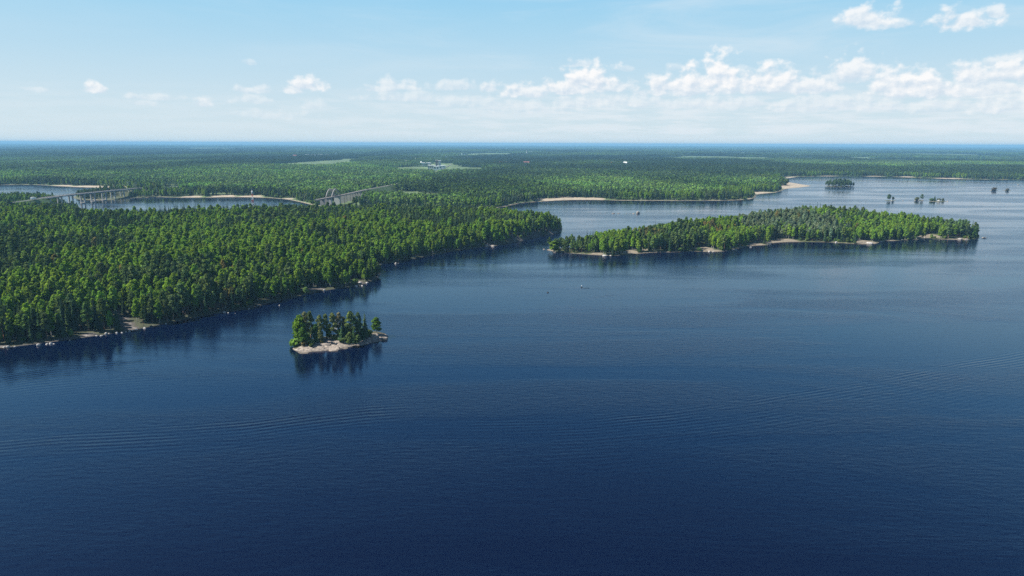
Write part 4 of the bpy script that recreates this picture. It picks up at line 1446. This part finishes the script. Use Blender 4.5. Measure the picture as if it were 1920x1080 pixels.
# ------------------------------------------------------------------ single trees of the long island and the peninsula point
ILG = 'trees standing out on the long wooded island'
for a in [
    ('birch_tree', 'birch', 0, 1039, 473, 450, 2.2, T['birch'], 'round green tree alone at the left point of the long island'),
    ('pine_tree', 'pine', 1, 1047, 472, 448, 0.9, (0.035, 0.06, 0.03), 'dark pine touching the round tree at the island left point'),
    ('birch_tree', 'birch', 1, 1059, 473, 458, 1.0, (0.075, 0.12, 0.04), 'small tree between the left point and the island wood'),
    ('spruce_tree', 'spruce', 0, 1100, 465, 431, 1.0, T['spruce'], 'leftmost dark spruce rising above the left island wood'),
    ('spruce_tree', 'spruce', 1, 1106, 465, 433, 1.0, T['spruce'], 'second dark spruce rising above the left island wood'),
    ('spruce_tree', 'spruce', 2, 1111, 466, 432, 1.1, T['spruce'], 'broad dark spruce in the middle of the left island group'),
    ('spruce_tree', 'spruce', 3, 1115, 465, 430, 1.0, T['spruce'], 'tallest dark spruce at the right of the left island group'),
    ('spruce_tree', 'spruce', 0, 1124, 467, 438, 0.9, T['spruce'], 'lone shorter spruce right of the left island spruce group'),
    ('spruce_tree', 'spruce', 1, 1080, 471, 448, 0.8, T['spruce'], 'thin dark spruce amid the bright trees left on the island'),
    ('spruce_tree', 'spruce', 2, 1149, 480, 458, 0.9, (0.03, 0.055, 0.03), 'dark spruce at the water left of the bare island rock'),
    ('spruce_tree', 'spruce', 3, 1212, 455, 427, 0.9, T['spruce'], 'dark spruce top over the rusty trees of the island'),
    ('spruce_tree', 'spruce', 1, 1261, 463, 430, 1.1, T['spruce'], 'dark spruce in the bright wood left of the island middle'),
    ('spruce_tree', 'spruce', 0, 1418, 452, 421, 1.3, (0.024, 0.048, 0.026), 'left of two big dark spruces above the island bay'),
    ('spruce_tree', 'spruce', 2, 1434, 447, 415, 1.4, (0.024, 0.048, 0.026), 'right and taller of two big dark spruces above the island bay'),
    ('pine_tree', 'pine', 0, 1813, 448, 423, 1.0, (0.035, 0.06, 0.03), 'dark round pine near the right tip of the island'),
    ('birch_tree', 'birch', 3, 1827, 448, 427, 1.1, (0.06, 0.125, 0.03), 'last green tree at the right tip of the island')]:
    nm, kd_, va, px_, pb, pt, wd, tn_, lb = a
    plant_px(nm, kd_, va, px_, pb, pt, wd, tn_, lb, 'tree', ILG, h_isl, ISL)
PTG = 'trees standing out on the peninsula shore'
for a in [
    ('spruce_tree', 'spruce', 1, 698, 519, 488, 0.9, (0.05, 0.075, 0.035), 'grey green conifer standing on the little point'),
    ('birch_tree', 'birch', 0, 709, 517, 491, 1.15, (0.085, 0.13, 0.03), 'round olive green tree at the end of the little point'),
    ('bush', 'bush', 1, 693, 520, 511, 1.2, (0.11, 0.15, 0.03), 'bright low bush beside the conifer on the little point'),
    ('birch_tree', 'birch', 1, 886, 459, 434, 1.0, (0.09, 0.15, 0.03), 'leftmost rounded birch at the foot of the cliff'),
    ('birch_tree', 'birch', 2, 909, 457, 434, 1.15, (0.10, 0.17, 0.03), 'rounded bright birch alone before the cliff spit'),
    ('birch_tree', 'birch', 3, 926, 454, 434, 0.9, (0.09, 0.16, 0.03), 'left of two birches standing close before the cliff'),
    ('birch_tree', 'birch', 0, 935, 454, 430, 1.0, (0.09, 0.16, 0.03), 'right and taller of two close birches before the cliff'),
    ('birch_tree', 'birch', 1, 948, 451, 427, 0.9, (0.085, 0.15, 0.03), 'birch near the left edge of the dark cliff'),
    ('birch_tree', 'birch', 2, 961, 449, 426, 0.8, (0.075, 0.14, 0.03), 'rightmost birch against the dark cliff face'),
    ('birch_tree', 'birch', 2, 744, 489, 466, 0.9, (0.10, 0.14, 0.03), 'yellowish tree on the bank past the big white boulder'),
    ('birch_tree', 'birch', 3, 793, 478, 462, 0.9, (0.10, 0.14, 0.04), 'small yellowish tree low on the dark bank past the point')]:
    nm, kd_, va, px_, pb, pt, wd, tn_, lb = a
    plant_px(nm, kd_, va, px_, pb, pt, wd, tn_, lb, 'bush' if nm == 'bush' else 'tree', PTG, h_pen, PEN)

# ------------------------------------------------------------------ small islets far out on the right
def islet(px0, px1, py_, depth, seed, name='tiny_islet_ground'):
    a, b = ground(px0, py_), ground(px1, py_)
    c, hw_ = (a + b) / 2, np.hypot(*(b - a)) / 2
    P_ = np.array([[c[0] + hw_ * math.cos(t), c[1] + depth / 2 * math.sin(t)] for t in np.linspace(0, 6.283, 24, endpoint=False)])
    P_ = rough_poly(P_, 3.0, 1.2, seed)
    land_mesh(name, P_, h_isl, 1.5, M['island'], bare_isl, 4)
    return P_


OVAL = islet(1549, 1599, 349.5, 46, 3)
X, Y = jitter_grid(*OVAL.min(0)[[0]], OVAL.max(0)[0], OVAL.min(0)[1], OVAL.max(0)[1], 6.2, r_)
s_ = sdf(OVAL, X, Y)
m_ = s_ > 0.2
X, Y, s_ = X[m_], Y[m_], s_[m_]
kd = np.where(r_.uniform(size=len(X)) < 0.5, 'pine', 'birch').astype(object)
sc = (0.66 + 0.36 * np.minimum(1, s_ / 14)) * r_.uniform(0.9, 1.1, len(X))
scatter('oval_islet_wood', X, Y, h_isl(X, Y, s_) - 0.1, proto_index(kd, r_), np.stack([sc * 1.25, sc * 1.25, sc], 1), r_.uniform(0, 6.28, len(X)),
        np.array((0.075, 0.12, 0.042)) * r_.uniform(0.75, 1.3, (len(X), 1)), TREES, 'dense rounded mass of green trees covering the oval far islet')
IS_A = islet(1659, 1681, 376.3, 12, 5)
IS_B = islet(1713, 1733, 375.8, 12, 6)
IS_C = islet(1741, 1774, 377.6, 16, 7)
IS_D = islet(1855, 1871, 357.2, 12, 8)
IS_E = islet(1880, 1896, 357.6, 12, 9)
FIG = 'trees on the tiny far islets'
for a in [
    (IS_A, 'birch_tree', 'birch', 0, 1666.5, 375.8, 362.5, 1.9, (0.055, 0.095, 0.035), 'full green tree on the leftmost tiny far islet'),
    (IS_A, 'birch_tree', 'birch', 1, 1674, 375.8, 367, 1.6, (0.06, 0.085, 0.045), 'thin small tree on the leftmost tiny far islet'),
    (IS_B, 'pine_tree', 'pine', 2, 1728, 375.4, 362.5, 1.5, (0.055, 0.09, 0.034), 'upright tree at the right of the middle tiny islet'),
    (IS_B, 'bush', 'bush', 1, 1719, 375.6, 368, 1.2, (0.085, 0.10, 0.05), 'sloping bush at the left of the middle tiny islet'),
    (IS_C, 'spruce_tree', 'spruce', 1, 1752, 376.8, 364.5, 2.6, (0.05, 0.085, 0.035), 'pointed tree on the right tiny islet'),
    (IS_C, 'bush', 'bush', 0, 1747, 377, 370, 1.2, (0.07, 0.12, 0.035), 'green bush left of the pointed tree on the right islet'),
    (IS_C, 'bush', 'bush', 2, 1760, 377, 370.5, 1.1, (0.08, 0.10, 0.05), 'brownish bush middle of the right tiny islet'),
    (IS_C, 'bush', 'bush', 1, 1768, 377, 370.5, 1.1, (0.08, 0.095, 0.055), 'brownish bush at the right end of the right tiny islet'),
    (IS_D, 'bush', 'bush', 0, 1863.5, 357, 348.5, 1.15, (0.085, 0.072, 0.050), 'reddish bush on the left of the two farthest islets'),
    (IS_E, 'bush', 'bush', 1, 1888.5, 357.4, 350.5, 1.35, (0.075, 0.070, 0.048), 'spreading brownish bush on the right of the two farthest islets')]:
    pl, nm, kd_, va, px_, pb, pt, wd, tn_, lb = a
    pt += 2.5 if px_ > 1800 else 1.2
    plant_px(nm, kd_, va, px_, pb, pt, wd, tuple(1.5 * c_ for c_ in tn_), lb, 'bush' if nm == 'bush' else 'tree', FIG, h_isl, pl)
FBG = 'stones on the tiny far islets'
for a in [(1671.5, 376.6, 4, 'white stone under the trees of the leftmost tiny islet'), (1716, 376.2, 4, 'grey stone left end of the middle tiny islet'), (1722, 375.9, 5, 'pale stone before the bush of the middle tiny islet'),
          (1760, 377.8, 7, 'big white boulder on the right tiny islet'), (1777, 378.0, 3.5, 'dark rock just off the right tiny islet'), (1693, 376.6, 2.5, 'lone wave washed rock between the left and middle islets'),
          (1909, 347.0, 3.5, 'dark rock alone off the far right shore')]:
    boulder(a[0], a[1], a[2], a[3], FBG, 'pale_boulder' if 'white' in a[3] or 'pale' in a[3] else 'boulder')

# ------------------------------------------------------------------ floats on the open water
def small_float(px_, py_, label, white_top):
    g_ = ground(px_, py_)
    t_ = empty('float', (g_[0], g_[1], 0), label, 'float', 'small floats on the open water')
    b = MB()
    b.tube((0, 0, -0.25), (0, 0, 0.18), 0.75, 0.75, 12).tube((0, 0, 0.18), (0, 0, 0.42), 0.75, 0.35, 12)
    b.build('hull', M['dark'], t_, False)
    MB().tube((0, 0, 0.4), (0, 0, 1.1), 0.12, 0.08, 8).build('mast', M['dark'], t_)
    if white_top:
        MB().tube((0, 0, 1.1), (0, 0, 1.55), 0.28, 0.2, 8).build('top_mark', M['white'], t_)


small_float(1027, 548.8, 'small dark float on the open water, left one', False)
small_float(1090.5, 538.8, 'small dark float with a white top on the open water', True)
g_ = ground(1099, 540.3)
b = MB()
b.tube((-2.4, 0, 0.02), (2.4, 0.4, 0.06), 0.16, 0.10, 6).tube((0.6, 0.1, 0.05), (1.2, 0.7, 0.25), 0.05, 0.02, 5)
lo = b.build('floating_log', M['dark'], None, True)
lo.location = (g_[0], g_[1], 0.0)
tag(lo, 'thin dark log floating beside the white topped float', 'log')

# ------------------------------------------------------------------ highway bridge
root = empty('highway_bridge', (float(_p0[0]), float(_p0[1]), 0), 'long pale concrete road bridge on tall twin column piers over the channel', 'bridge')


def loc(pts, base):
    return [(p_[0] - base[0], p_[1] - base[1], p_[2] - base[2]) for p_ in pts]


base = (float(_p0[0]), float(_p0[1]), 0.0)
HWl = loc(HW, base)
MB().beam(HWl, 11.5, -1.7, 0.0).build('deck', M['old_stone'], root)
MB().beam(HWl, 8.6, 0.0, 0.05).build('roadway', M['asphalt'], root)
hn = np.array([-HW_DIR[1], HW_DIR[0]])
for sgn in (-1, 1):
    side = [(p_[0] + hn[0] * 5.4 * sgn, p_[1] + hn[1] * 5.4 * sgn, p_[2]) for p_ in HWl]
    MB().beam(side, 0.12, 0.85, 1.1).build('railing', M['steel'], root)
    po = MB()
    for a, b in zip(side[:-1], side[1:]):
        L_ = math.dist(a, b)
        for i in range(int(L_ / 4)):
            t = i * 4 / L_
            po.box((a[0] + (b[0] - a[0]) * t, a[1] + (b[1] - a[1]) * t, a[2] + (b[2] - a[2]) * t + 0.45), (0.12, 0.12, 0.9))
    tag(po.build('railing_posts', M['steel'], root), kind='stuff')


def deck_z(x, y):
    HWA = HW_ROAD[:-1] + HW
    d_ = [(p_[0] - x) ** 2 + (p_[1] - y) ** 2 for p_ in HWA]
    i = int(np.argmin(d_))
    j = i + 1 if i + 1 < len(HWA) and (i == 0 or d_[i + 1] < d_[i - 1]) else i - 1
    a, b = HWA[i], HWA[j]
    e = np.array(b) - np.array(a)
    t = ((x - a[0]) * e[0] + (y - a[1]) * e[1]) / (e[0] ** 2 + e[1] ** 2)
    return a[2] + e[2] * np.clip(t, 0, 1)


rz = math.atan2(HW_DIR[1], HW_DIR[0])
for px_, wet in ((90, 0), (112, 0), (133, 0), (155, 1), (174.5, 1), (195.5, 1), (212.5, 0), (230.5, 0), (247, 0), (262, 0)):
    c = on_highway(px_, 372)
    zt = deck_z(c[0], c[1]) - 1.7
    cx, cy = c[0] - base[0], c[1] - base[1]
    cap = MB().box((cx, cy, zt - 0.6), (2.0, 9.0, 1.2), rz).build('pier', M['concrete'], root)
    for sgn in (-1, 1):
        MB().tube((cx + hn[0] * 3.0 * sgn, cy + hn[1] * 3.0 * sgn, -1), (cx + hn[0] * 3.0 * sgn, cy + hn[1] * 3.0 * sgn, zt - 1.2), 1.3, 1.3, 12).build('column', M['concrete'], cap)
    if wet:
        MB().tube((cx, cy, -2), (cx, cy, 1.5), 4.2, 4.2, 14).build('footing', M['old_stone'], cap)
c = on_highway(281, 352)
zt = deck_z(c[0], c[1])
ab = MB()
u_ = HW_DIR
vs = []
for t, w_, z_ in ((-9, 7, 0.0), (-9, 7, 0.0), (0, 6, zt - 1.8), (0, 6, zt - 1.8), (26, 7, 0.0), (26, 7, 0.0), (26, 6, zt - 1.8), (26, 6, zt - 1.8)):
    vs.append((t, w_, z_))
pts8 = [(c[0] - base[0] + u_[0] * t + hn[0] * w_ * s_, c[1] - base[1] + u_[1] * t + hn[1] * w_ * s_, z_) for t, w_, z_ in ((-9, 7, -0.5), (24, 7, -0.5), (24, 6, zt - 1.8), (0, 6, zt - 1.8)) for s_ in (-1, 1)]
ab.add(pts8, [(0, 2, 4, 6), (1, 7, 5, 3), (0, 6, 7, 1), (6, 4, 5, 7), (2, 3, 5, 4), (0, 1, 3, 2)])
ab.build('abutment', M['concrete'], root)


def car(t_px, py_, long_, label, mat):
    c = on_highway(t_px, py_)
    z_ = deck_z(c[0], c[1]) + 0.05
    t_ = empty('truck' if long_ > 6 else 'car', (c[0] - hn[0] * 2, c[1] - hn[1] * 2, z_), label, 'truck' if long_ > 6 else 'car', 'vehicles on the highway bridge', rz)
    if long_ > 6:
        MB().box((-1.2, 0, 2.2), (long_ - 2.6, 2.5, 2.7)).build('cargo_box', mat, t_)
        MB().box((long_ / 2 - 1.1, 0, 1.7), (2.0, 2.4, 2.2)).build('cab', M['white'], t_)
    else:
        MB().box((0, 0, 0.68), (long_, 1.8, 0.65)).build('body', mat, t_)
        MB().add([(-1.5, -.8, 1.0), (1.0, -.8, 1.0), (1.0, .8, 1.0), (-1.5, .8, 1.0), (-1.1, -.7, 1.5), (.4, -.7, 1.5), (.4, .7, 1.5), (-1.1, .7, 1.5)],
                 [(3, 2, 1, 0), (4, 5, 6, 7), (0, 1, 5, 4), (1, 2, 6, 5), (2, 3, 7, 6), (3, 0, 4, 7)]).build('cabin', M['window'], t_)
    for sx_ in (-long_ * 0.3, long_ * 0.3):
        for sy_ in (-0.85, 0.85):
            MB().tube((sx_, sy_ - 0.1, 0.36), (sx_, sy_ + 0.1, 0.36), 0.36, 0.36, 10).build('wheel', M['dark'], t_)


car(60, 374.0, 9.5, 'white truck on the left part of the road bridge', M['white'])
car(207, 356.8, 4.4, 'pale car in the middle of the road bridge', M['white'])

# ------------------------------------------------------------------ railway viaduct with a pair of steel arches
rb = (RW[1][0], RW[1][1], 0.0)
root = empty('railway_bridge', rb, 'old grey railway viaduct with a pair of steel arches over two stout piers', 'bridge')
RWl = loc(RW, rb)
MB().beam(RWl[1:6], 7.4, -1.3, 0.0).build('deck', M['steel'], root)
MB().beam(RWl[1:6], 6.0, 0.0, 0.25).build('track_bed', M['ballast'], root)
rdir = np.array(RW[5][:2]) - np.array(RW[1][:2])
rlen = float(np.hypot(*rdir))
rdir = rdir / rlen
rn = np.array([-rdir[1], rdir[0]])
rrz = math.atan2(rdir[1], rdir[0])


def rw_at(px_, py_):
    """distance along the viaduct for a photo pixel on its deck"""
    g_ = ground(px_, py_, 16.2)
    return float((g_ - np.array(RW[1][:2])) @ rdir)


for px_, py_ in ((606, 372), (615, 370.5), (645, 364.4), (650, 363.4), (655.5, 362), (661, 361), (666.5, 360), (671.5, 359), (676, 358), (680, 357.2), (684, 356.3)):
    t = rw_at(px_, py_)
    cx, cy = rdir * t
    MB().box((cx, cy, 7.2), (1.6, 7.0, 14.6), rrz).build('pier', M['old_stone'], root)
ta, tb = rw_at(621, 369.5), rw_at(638, 366.3)
for t in (ta, tb):
    cx, cy = rdir * t
    p_ = MB().box((cx, cy, 7.0), (5.0, 9.5, 15.0), rrz).build('stout_pier', M['concrete'], root)
    MB().box((cx, cy, 14.9), (5.8, 10.4, 0.8), rrz).build('pier_cap', M['concrete'], p_)
for sgn in (-1, 1):
    arch = MB()
    hang = MB()
    pts = []
    for i in range(17):
        f_ = i / 16
        t = ta + (tb - ta) * f_
        pts.append((rdir[0] * t + rn[0] * 4.6 * sgn, rdir[1] * t + rn[1] * 4.6 * sgn, 16.3 + 11.5 * (1 - (2 * f_ - 1) ** 2)))
    for a, b in zip(pts[:-1], pts[1:]):
        arch.tube(a, b, 0.75, None, 6)
    arch.build('arch', M['old_stone'], root)
    for p_ in pts[1:-1]:
        hang.tube((p_[0], p_[1], 16.2), p_, 0.16, None, 5)
    hang.build('hangers', M['steel'], root)
bra = MB()
for i in range(4, 13):
    f_ = i / 16
    t = ta + (tb - ta) * f_
    z_ = 16.3 + 11.5 * (1 - (2 * f_ - 1) ** 2)
    bra.tube((rdir[0] * t + rn[0] * 4.6, rdir[1] * t + rn[1] * 4.6, z_), (rdir[0] * t - rn[0] * 4.6, rdir[1] * t - rn[1] * 4.6, z_), 0.25, None, 5)
bra.build('bracing', M['steel'], root)
t = rw_at(689, 355)
cx, cy = rdir * t
MB().box((cx, cy, 7.0), (9.0, 12.0, 14.0), rrz).build('abutment', M['old_stone'], root)


def bank(name, pts, top, foot, mat):
    """an earth bank along a 3-D polyline: flat top, sloping sides down to z = 0"""
    P_ = [np.array(p_, float) for p_ in pts]
    vs, fs_ = [], []
    for i, p_ in enumerate(P_):
        t = P_[min(i + 1, len(P_) - 1)] - P_[max(i - 1, 0)]
        n_ = np.array([-t[1], t[0]]) / (np.hypot(t[0], t[1]) + 1e-9)
        for w_, z_ in ((top + foot * p_[2] / 10, -1.0), (top, p_[2]), (-top, p_[2]), (-top - foot * p_[2] / 10, -1.0)):
            vs.append((p_[0] + n_[0] * w_, p_[1] + n_[1] * w_, z_))
    for i in range(len(P_) - 1):
        a = 4 * i
        for j in range(3):
            fs_.append((a + j, a + j + 1, a + j + 5, a + j + 4))
    o = link(name, mesh_data(name, vs, fs_, [mat]))
    return tag(o, kind='structure')


bank('railway_embankment', [(p_[0], p_[1], p_[2] - 0.3) for p_ in RW[5:]], 4.0, 12, M['grass'])
o = link('railway_track', MB().beam([(p_[0], p_[1], p_[2] - 0.25) for p_ in RW[5:]], 6.0, 0.0, 0.3).build('railway_line', M['ballast']).data)
bpy.data.objects.remove(bpy.data.objects['railway_line'])
tag(o, kind='structure')
hb = [(p_[0], p_[1], p_[2] - 0.4) for p_ in HW[-2:]] + [(HW[-1][0] + 90, HW[-1][1] + 80, 11.0), (HW[-1][0] + 200, HW[-1][1] + 150, 6.0)]
bank('road_embankment', hb, 7.0, 18, M['grass'])
hb2 = [(p_[0], p_[1], p_[2] - 0.3) for p_ in HW_ROAD]
bank('road_embankment', hb2, 5.0, 12, M['grass'])
tag(MB().beam(hb2, 7.5, -0.2, 0.06).build('road', M['asphalt']), kind='structure')
MBr = MB().beam([(p_[0], p_[1], p_[2] + 0.01) for p_ in hb], 9.0, -0.3, 0.05).build('road', M['asphalt'])
tag(MBr, kind='structure')

# ------------------------------------------------------------------ mast by the channel
g_ = ground(475, 392, 2)
t_ = empty('radio_mast', (g_[0], g_[1], 2), 'slim red and white lattice mast by the channel in front of the far shore', 'mast')
for i in range(6):
    z0, z1 = i * 4.6, (i + 1) * 4.6
    w0, w1 = 1.3 - i * 0.16, 1.3 - (i + 1) * 0.16
    b = MB()
    cs = ((-1, -1), (1, -1), (1, 1), (-1, 1))
    for j, (sx_, sy_) in enumerate(cs):
        nx_, ny_ = cs[(j + 1) % 4]
        b.tube((sx_ * w0, sy_ * w0, z0), (sx_ * w1, sy_ * w1, z1), 0.16, None, 5)
        b.tube((sx_ * w0, sy_ * w0, z0), (nx_ * w1, ny_ * w1, z1), 0.09, None, 4)
        b.tube((sx_ * w1, sy_ * w1, z1), (nx_ * w1, ny_ * w1, z1), 0.09, None, 4)
    b.build('mast_section', M['red'] if i % 2 == 0 else M['white'], t_)
MB().tube((0, 0, 25.0), (0, 0, 26.4), 1.3, 1.3, 10).build('platform', M['white'], t_)
MB().tube((0, 0, 26.0), (0, 0, 31.5), 0.14, 0.06, 6).build('antenna', M['white'], t_)

# ------------------------------------------------------------------ houses and the distant town
def house(name, px_, py_, wpx, hpx, depth, wall, roof, label, cat='building', shape='flat', floors=0, group=None, turn=0.0, lift=0.0):
    g_ = ground(px_, py_, 2.0)
    sd_ = sdf(FAR[::2], [g_[0]], [g_[1]])
    z = float(h_far(np.array([g_[0]]), np.array([g_[1]]), sd_)[0]) if g_[1] > 1150 else float(h_pen(np.array([g_[0]]), np.array([g_[1]]), sdf(PEN, [g_[0]], [g_[1]]))[0])
    g_ = ground(px_, py_, max(z, 0))
    d_ = float(np.hypot(g_[0], g_[1]))
    w_, h_ = wpx / 1280 * d_, hpx / 1280 * d_
    t_ = empty(name, (g_[0], g_[1], z + lift), label, cat, group, turn - math.atan2(g_[0], g_[1]))
    hw_ = h_ if shape == 'flat' else h_ * 0.6
    wl = MB().box((0, depth / 2, hw_ / 2 - 0.5), (w_, depth, hw_ + 1.0)).build('wall', M[wall], t_)
    if shape == 'flat':
        MB().box((0, depth / 2, hw_ + 0.25), (w_ + 0.8, depth + 0.8, 0.5)).build('roof', M[roof], t_)
    elif shape == 'dome':
        MB().tube((0, depth / 2, hw_), (0, depth / 2, h_), w_ * 0.5, w_ * 0.2, 12).build('roof', M[roof], t_)
    else:
        x_, y0_, y1_, z0_, z1_ = w_ / 2 + 0.5, -0.6, depth + 0.6, hw_ - 0.1, h_
        MB().add([(-x_, y0_, z0_), (x_, y0_, z0_), (x_, y1_, z0_), (-x_, y1_, z0_), (-x_, depth / 2, z1_), (x_, depth / 2, z1_)],
                 [(0, 1, 5, 4), (2, 3, 4, 5), (1, 2, 5), (3, 0, 4), (3, 2, 1, 0)]).build('roof', M[roof], t_)
    if floors:
        n_ = max(2, int(w_ / 6))
        for f_ in range(floors):
            for i in range(n_):
                zc = hw_ * (f_ + 0.55) / floors
                fr = MB().box((-w_ / 2 + w_ * (i + 0.5) / n_, -0.03, zc), (w_ / n_ * 0.55, 0.1, hw_ / floors * 0.5)).build('window', M['window'], t_)
    return t_


TOWN = 'factory buildings in the clearing of the far wood'
house('factory_building', 819, 313.5, 4.5, 12.5, 26, 'brown', 'grey_roof', 'tall brown factory block in the clearing of the far wood', floors=4, group=TOWN)
house('factory_building', 824.5, 313, 5, 11.25, 24, 'white', 'white', 'tall white factory block beside the brown one', floors=4, group=TOWN)
house('factory_building', 800, 312.5, 16, 5.62, 30, 'white', 'white', 'long low white hall at the left of the factory', floors=1, group=TOWN, lift=3)
house('factory_building', 790, 310, 5, 5.62, 16, 'white', 'white', 'small white dome hut at the left end of the factory', shape='dome', group=TOWN, lift=3)
house('factory_building', 809, 317.5, 13, 6.25, 26, 'cream', 'white', 'cream hall in front of the tall factory blocks', floors=1, group=TOWN, lift=2)
house('factory_building', 818, 320, 9, 6.88, 22, 'white', 'white', 'bright white hall at the front of the factory', floors=1, group=TOWN, lift=2)
house('factory_building', 824, 318.5, 8, 6.25, 20, 'white', 'grey_roof', 'grey roofed white hall right of the bright front hall', floors=1, group=TOWN, lift=2)
house('factory_building', 831, 316.5, 9, 5.0, 24, 'white', 'white', 'white hall at the right edge of the factory', floors=1, group=TOWN, lift=2)
house('shed', 826.5, 324.5, 4, 2.6, 10, 'white', 'white', 'small white shed below the factory by the railway', lift=1)
house('tower', 837, 301, 2.2, 8, 7, 'white', 'white', 'slim white water tower behind the factory', 'tower')
house('tower', 629.8, 293.5, 2.0, 7, 10, 'white', 'white', 'slim white tower alone in the far left wood', 'tower')
house('shed', 779.5, 303, 2.6, 5, 8, 'white', 'white', 'tiny white hut left of and above the factory', shape='dome', lift=4)
house('apartment_block', 761.5, 309, 3.6, 7, 14, 'brown', 'cream', 'brown block standing left of the factory clearing', floors=3)
FARW = 'pale halls of the far settlement at left'
for px_, py_, w_, lb in ((576, 294, 7, 'leftmost pale hall of the far settlement at left'), (588, 294.5, 8, 'second pale hall of the far settlement at left'),
                         (600, 294, 9, 'broad pale hall of the far settlement at left'), (613, 293.8, 6, 'rightmost pale hall of the far settlement at left')):
    house('hall', px_, py_, w_, 3.2, 30, 'white', 'white', lb, group=FARW, lift=2)
RED = 'red roofed houses in the far wood'
for px_, py_, w_, h_, lb in ((930, 309, 8, 5, 'left red roofed house of the far wood row'), (939, 309, 7, 5, 'second red roofed house of the far wood row'), (947, 308.8, 7, 5, 'right red roofed house of the left far row'),
                             (977, 309, 6, 5, 'small red roofed house left of the bright red one'), (987, 310.5, 11, 6.5, 'brightest broad red roofed house in the far wood'), (1149, 310.5, 7, 5.5, 'red roofed house near the white villa in the far wood'),
                             (553, 296.5, 6, 5, 'dull red roofed house far off at left')):
    house('house', px_, py_, w_, h_, 18, 'cream', 'red_roof', lb, 'house', 'gable', 1, RED, lift=2)
house('house', 1172, 312, 6, 8, 14, 'white', 'white', 'white villa standing alone in the far wood', 'house', 'gable', 2, lift=1)
house('house', 1174.5, 370.5, 9.5, 6.5, 10, 'white', 'red_roof', 'small white house with a red roof by the far shore', 'house', 'gable', 1)
house('hut', 80.5, 404, 5, 7.5, 6, 'white', 'white', 'small white hut in the wood below the road bridge', 'hut', 'gable', 1, lift=4)
house('hut', 90.5, 403, 6, 6, 6, 'white', 'grey_roof', 'grey roofed hut right of the white hut below the bridge', 'hut', 'gable', 1, lift=4)
house('shed', 23, 416.5, 11, 6.5, 9, 'cream', 'grey_roof', 'long grey roofed shed hidden in trees at the left edge', 'shed', 'gable', 0, lift=4)
SPK = 'tiny pale buildings of the hazy far town'
for n_, (px_, py_, w_, h_) in enumerate(((866, 292.5, 2.5, 4.5), (871, 294, 3, 4), (862, 295, 3, 3), (876, 297, 4, 3), (905, 294.5, 5, 2.5), (955, 293.5, 14, 2.2), (844, 302, 6, 3), (851, 301.5, 5, 3), (858, 302.5, 4, 3),
                                         (479, 303.5, 5, 3.5), (996, 287.5, 3, 3), (1033, 314.5, 6, 2.5), (1041, 314, 5, 2.5), (1112, 310.5, 4, 2.5), (1406, 315.5, 6, 2.5), (1576, 314.5, 5, 2.5), (1636, 318.5, 4, 2.5))):
    where = 'behind the factory' if px_ < 880 and px_ > 800 else ('at far left' if px_ < 500 else ('near the white mast' if px_ < 1000 else ('right of the red houses' if px_ < 1200 else 'above the right bay')))
    house('building', px_, py_, w_, h_, 16, 'white', 'white', f'tiny pale building in the hazy far wood {where}, {ORD[n_]} from left', group=SPK, lift=3)
g_ = ground(987.5, 293, 2)
t_ = empty('radio_mast', (g_[0], g_[1], 2), 'thin white mast rising from the far town near the horizon', 'mast')
d_ = float(np.hypot(*g_))
MB().tube((0, 0, 0), (0, 0, 11 / 1280 * d_), 2.2, 1.0, 6).build('mast_pole', M['white'], t_)
for zf in (0.55, 0.8):
    MB().tube((0, 0, 11 / 1280 * d_ * zf), (0, 0, 11 / 1280 * d_ * zf + 1.5), 4.0, 4.0, 10).build('platform', M['white'], t_)

# ------------------------------------------------------------------ air: one closed box of thin haze round everything
hz = MB().box((0, 17000, 57.0), (84000, 36400, 124.0))
haze = hz.build('haze', None)
mt, k, out = material('haze_air')
pv = k.n('ShaderNodeVolumePrincipled')
pv.inputs['Color'].default_value = (0.24, 0.50, 0.77, 1)
pv.inputs['Density'].default_value = 7.8e-5
pv.inputs['Anisotropy'].default_value = 0.0
k.t.links.new(pv.outputs[0], out.inputs['Volume'])
haze.data.materials.append(mt)
tag(haze, kind='stuff')
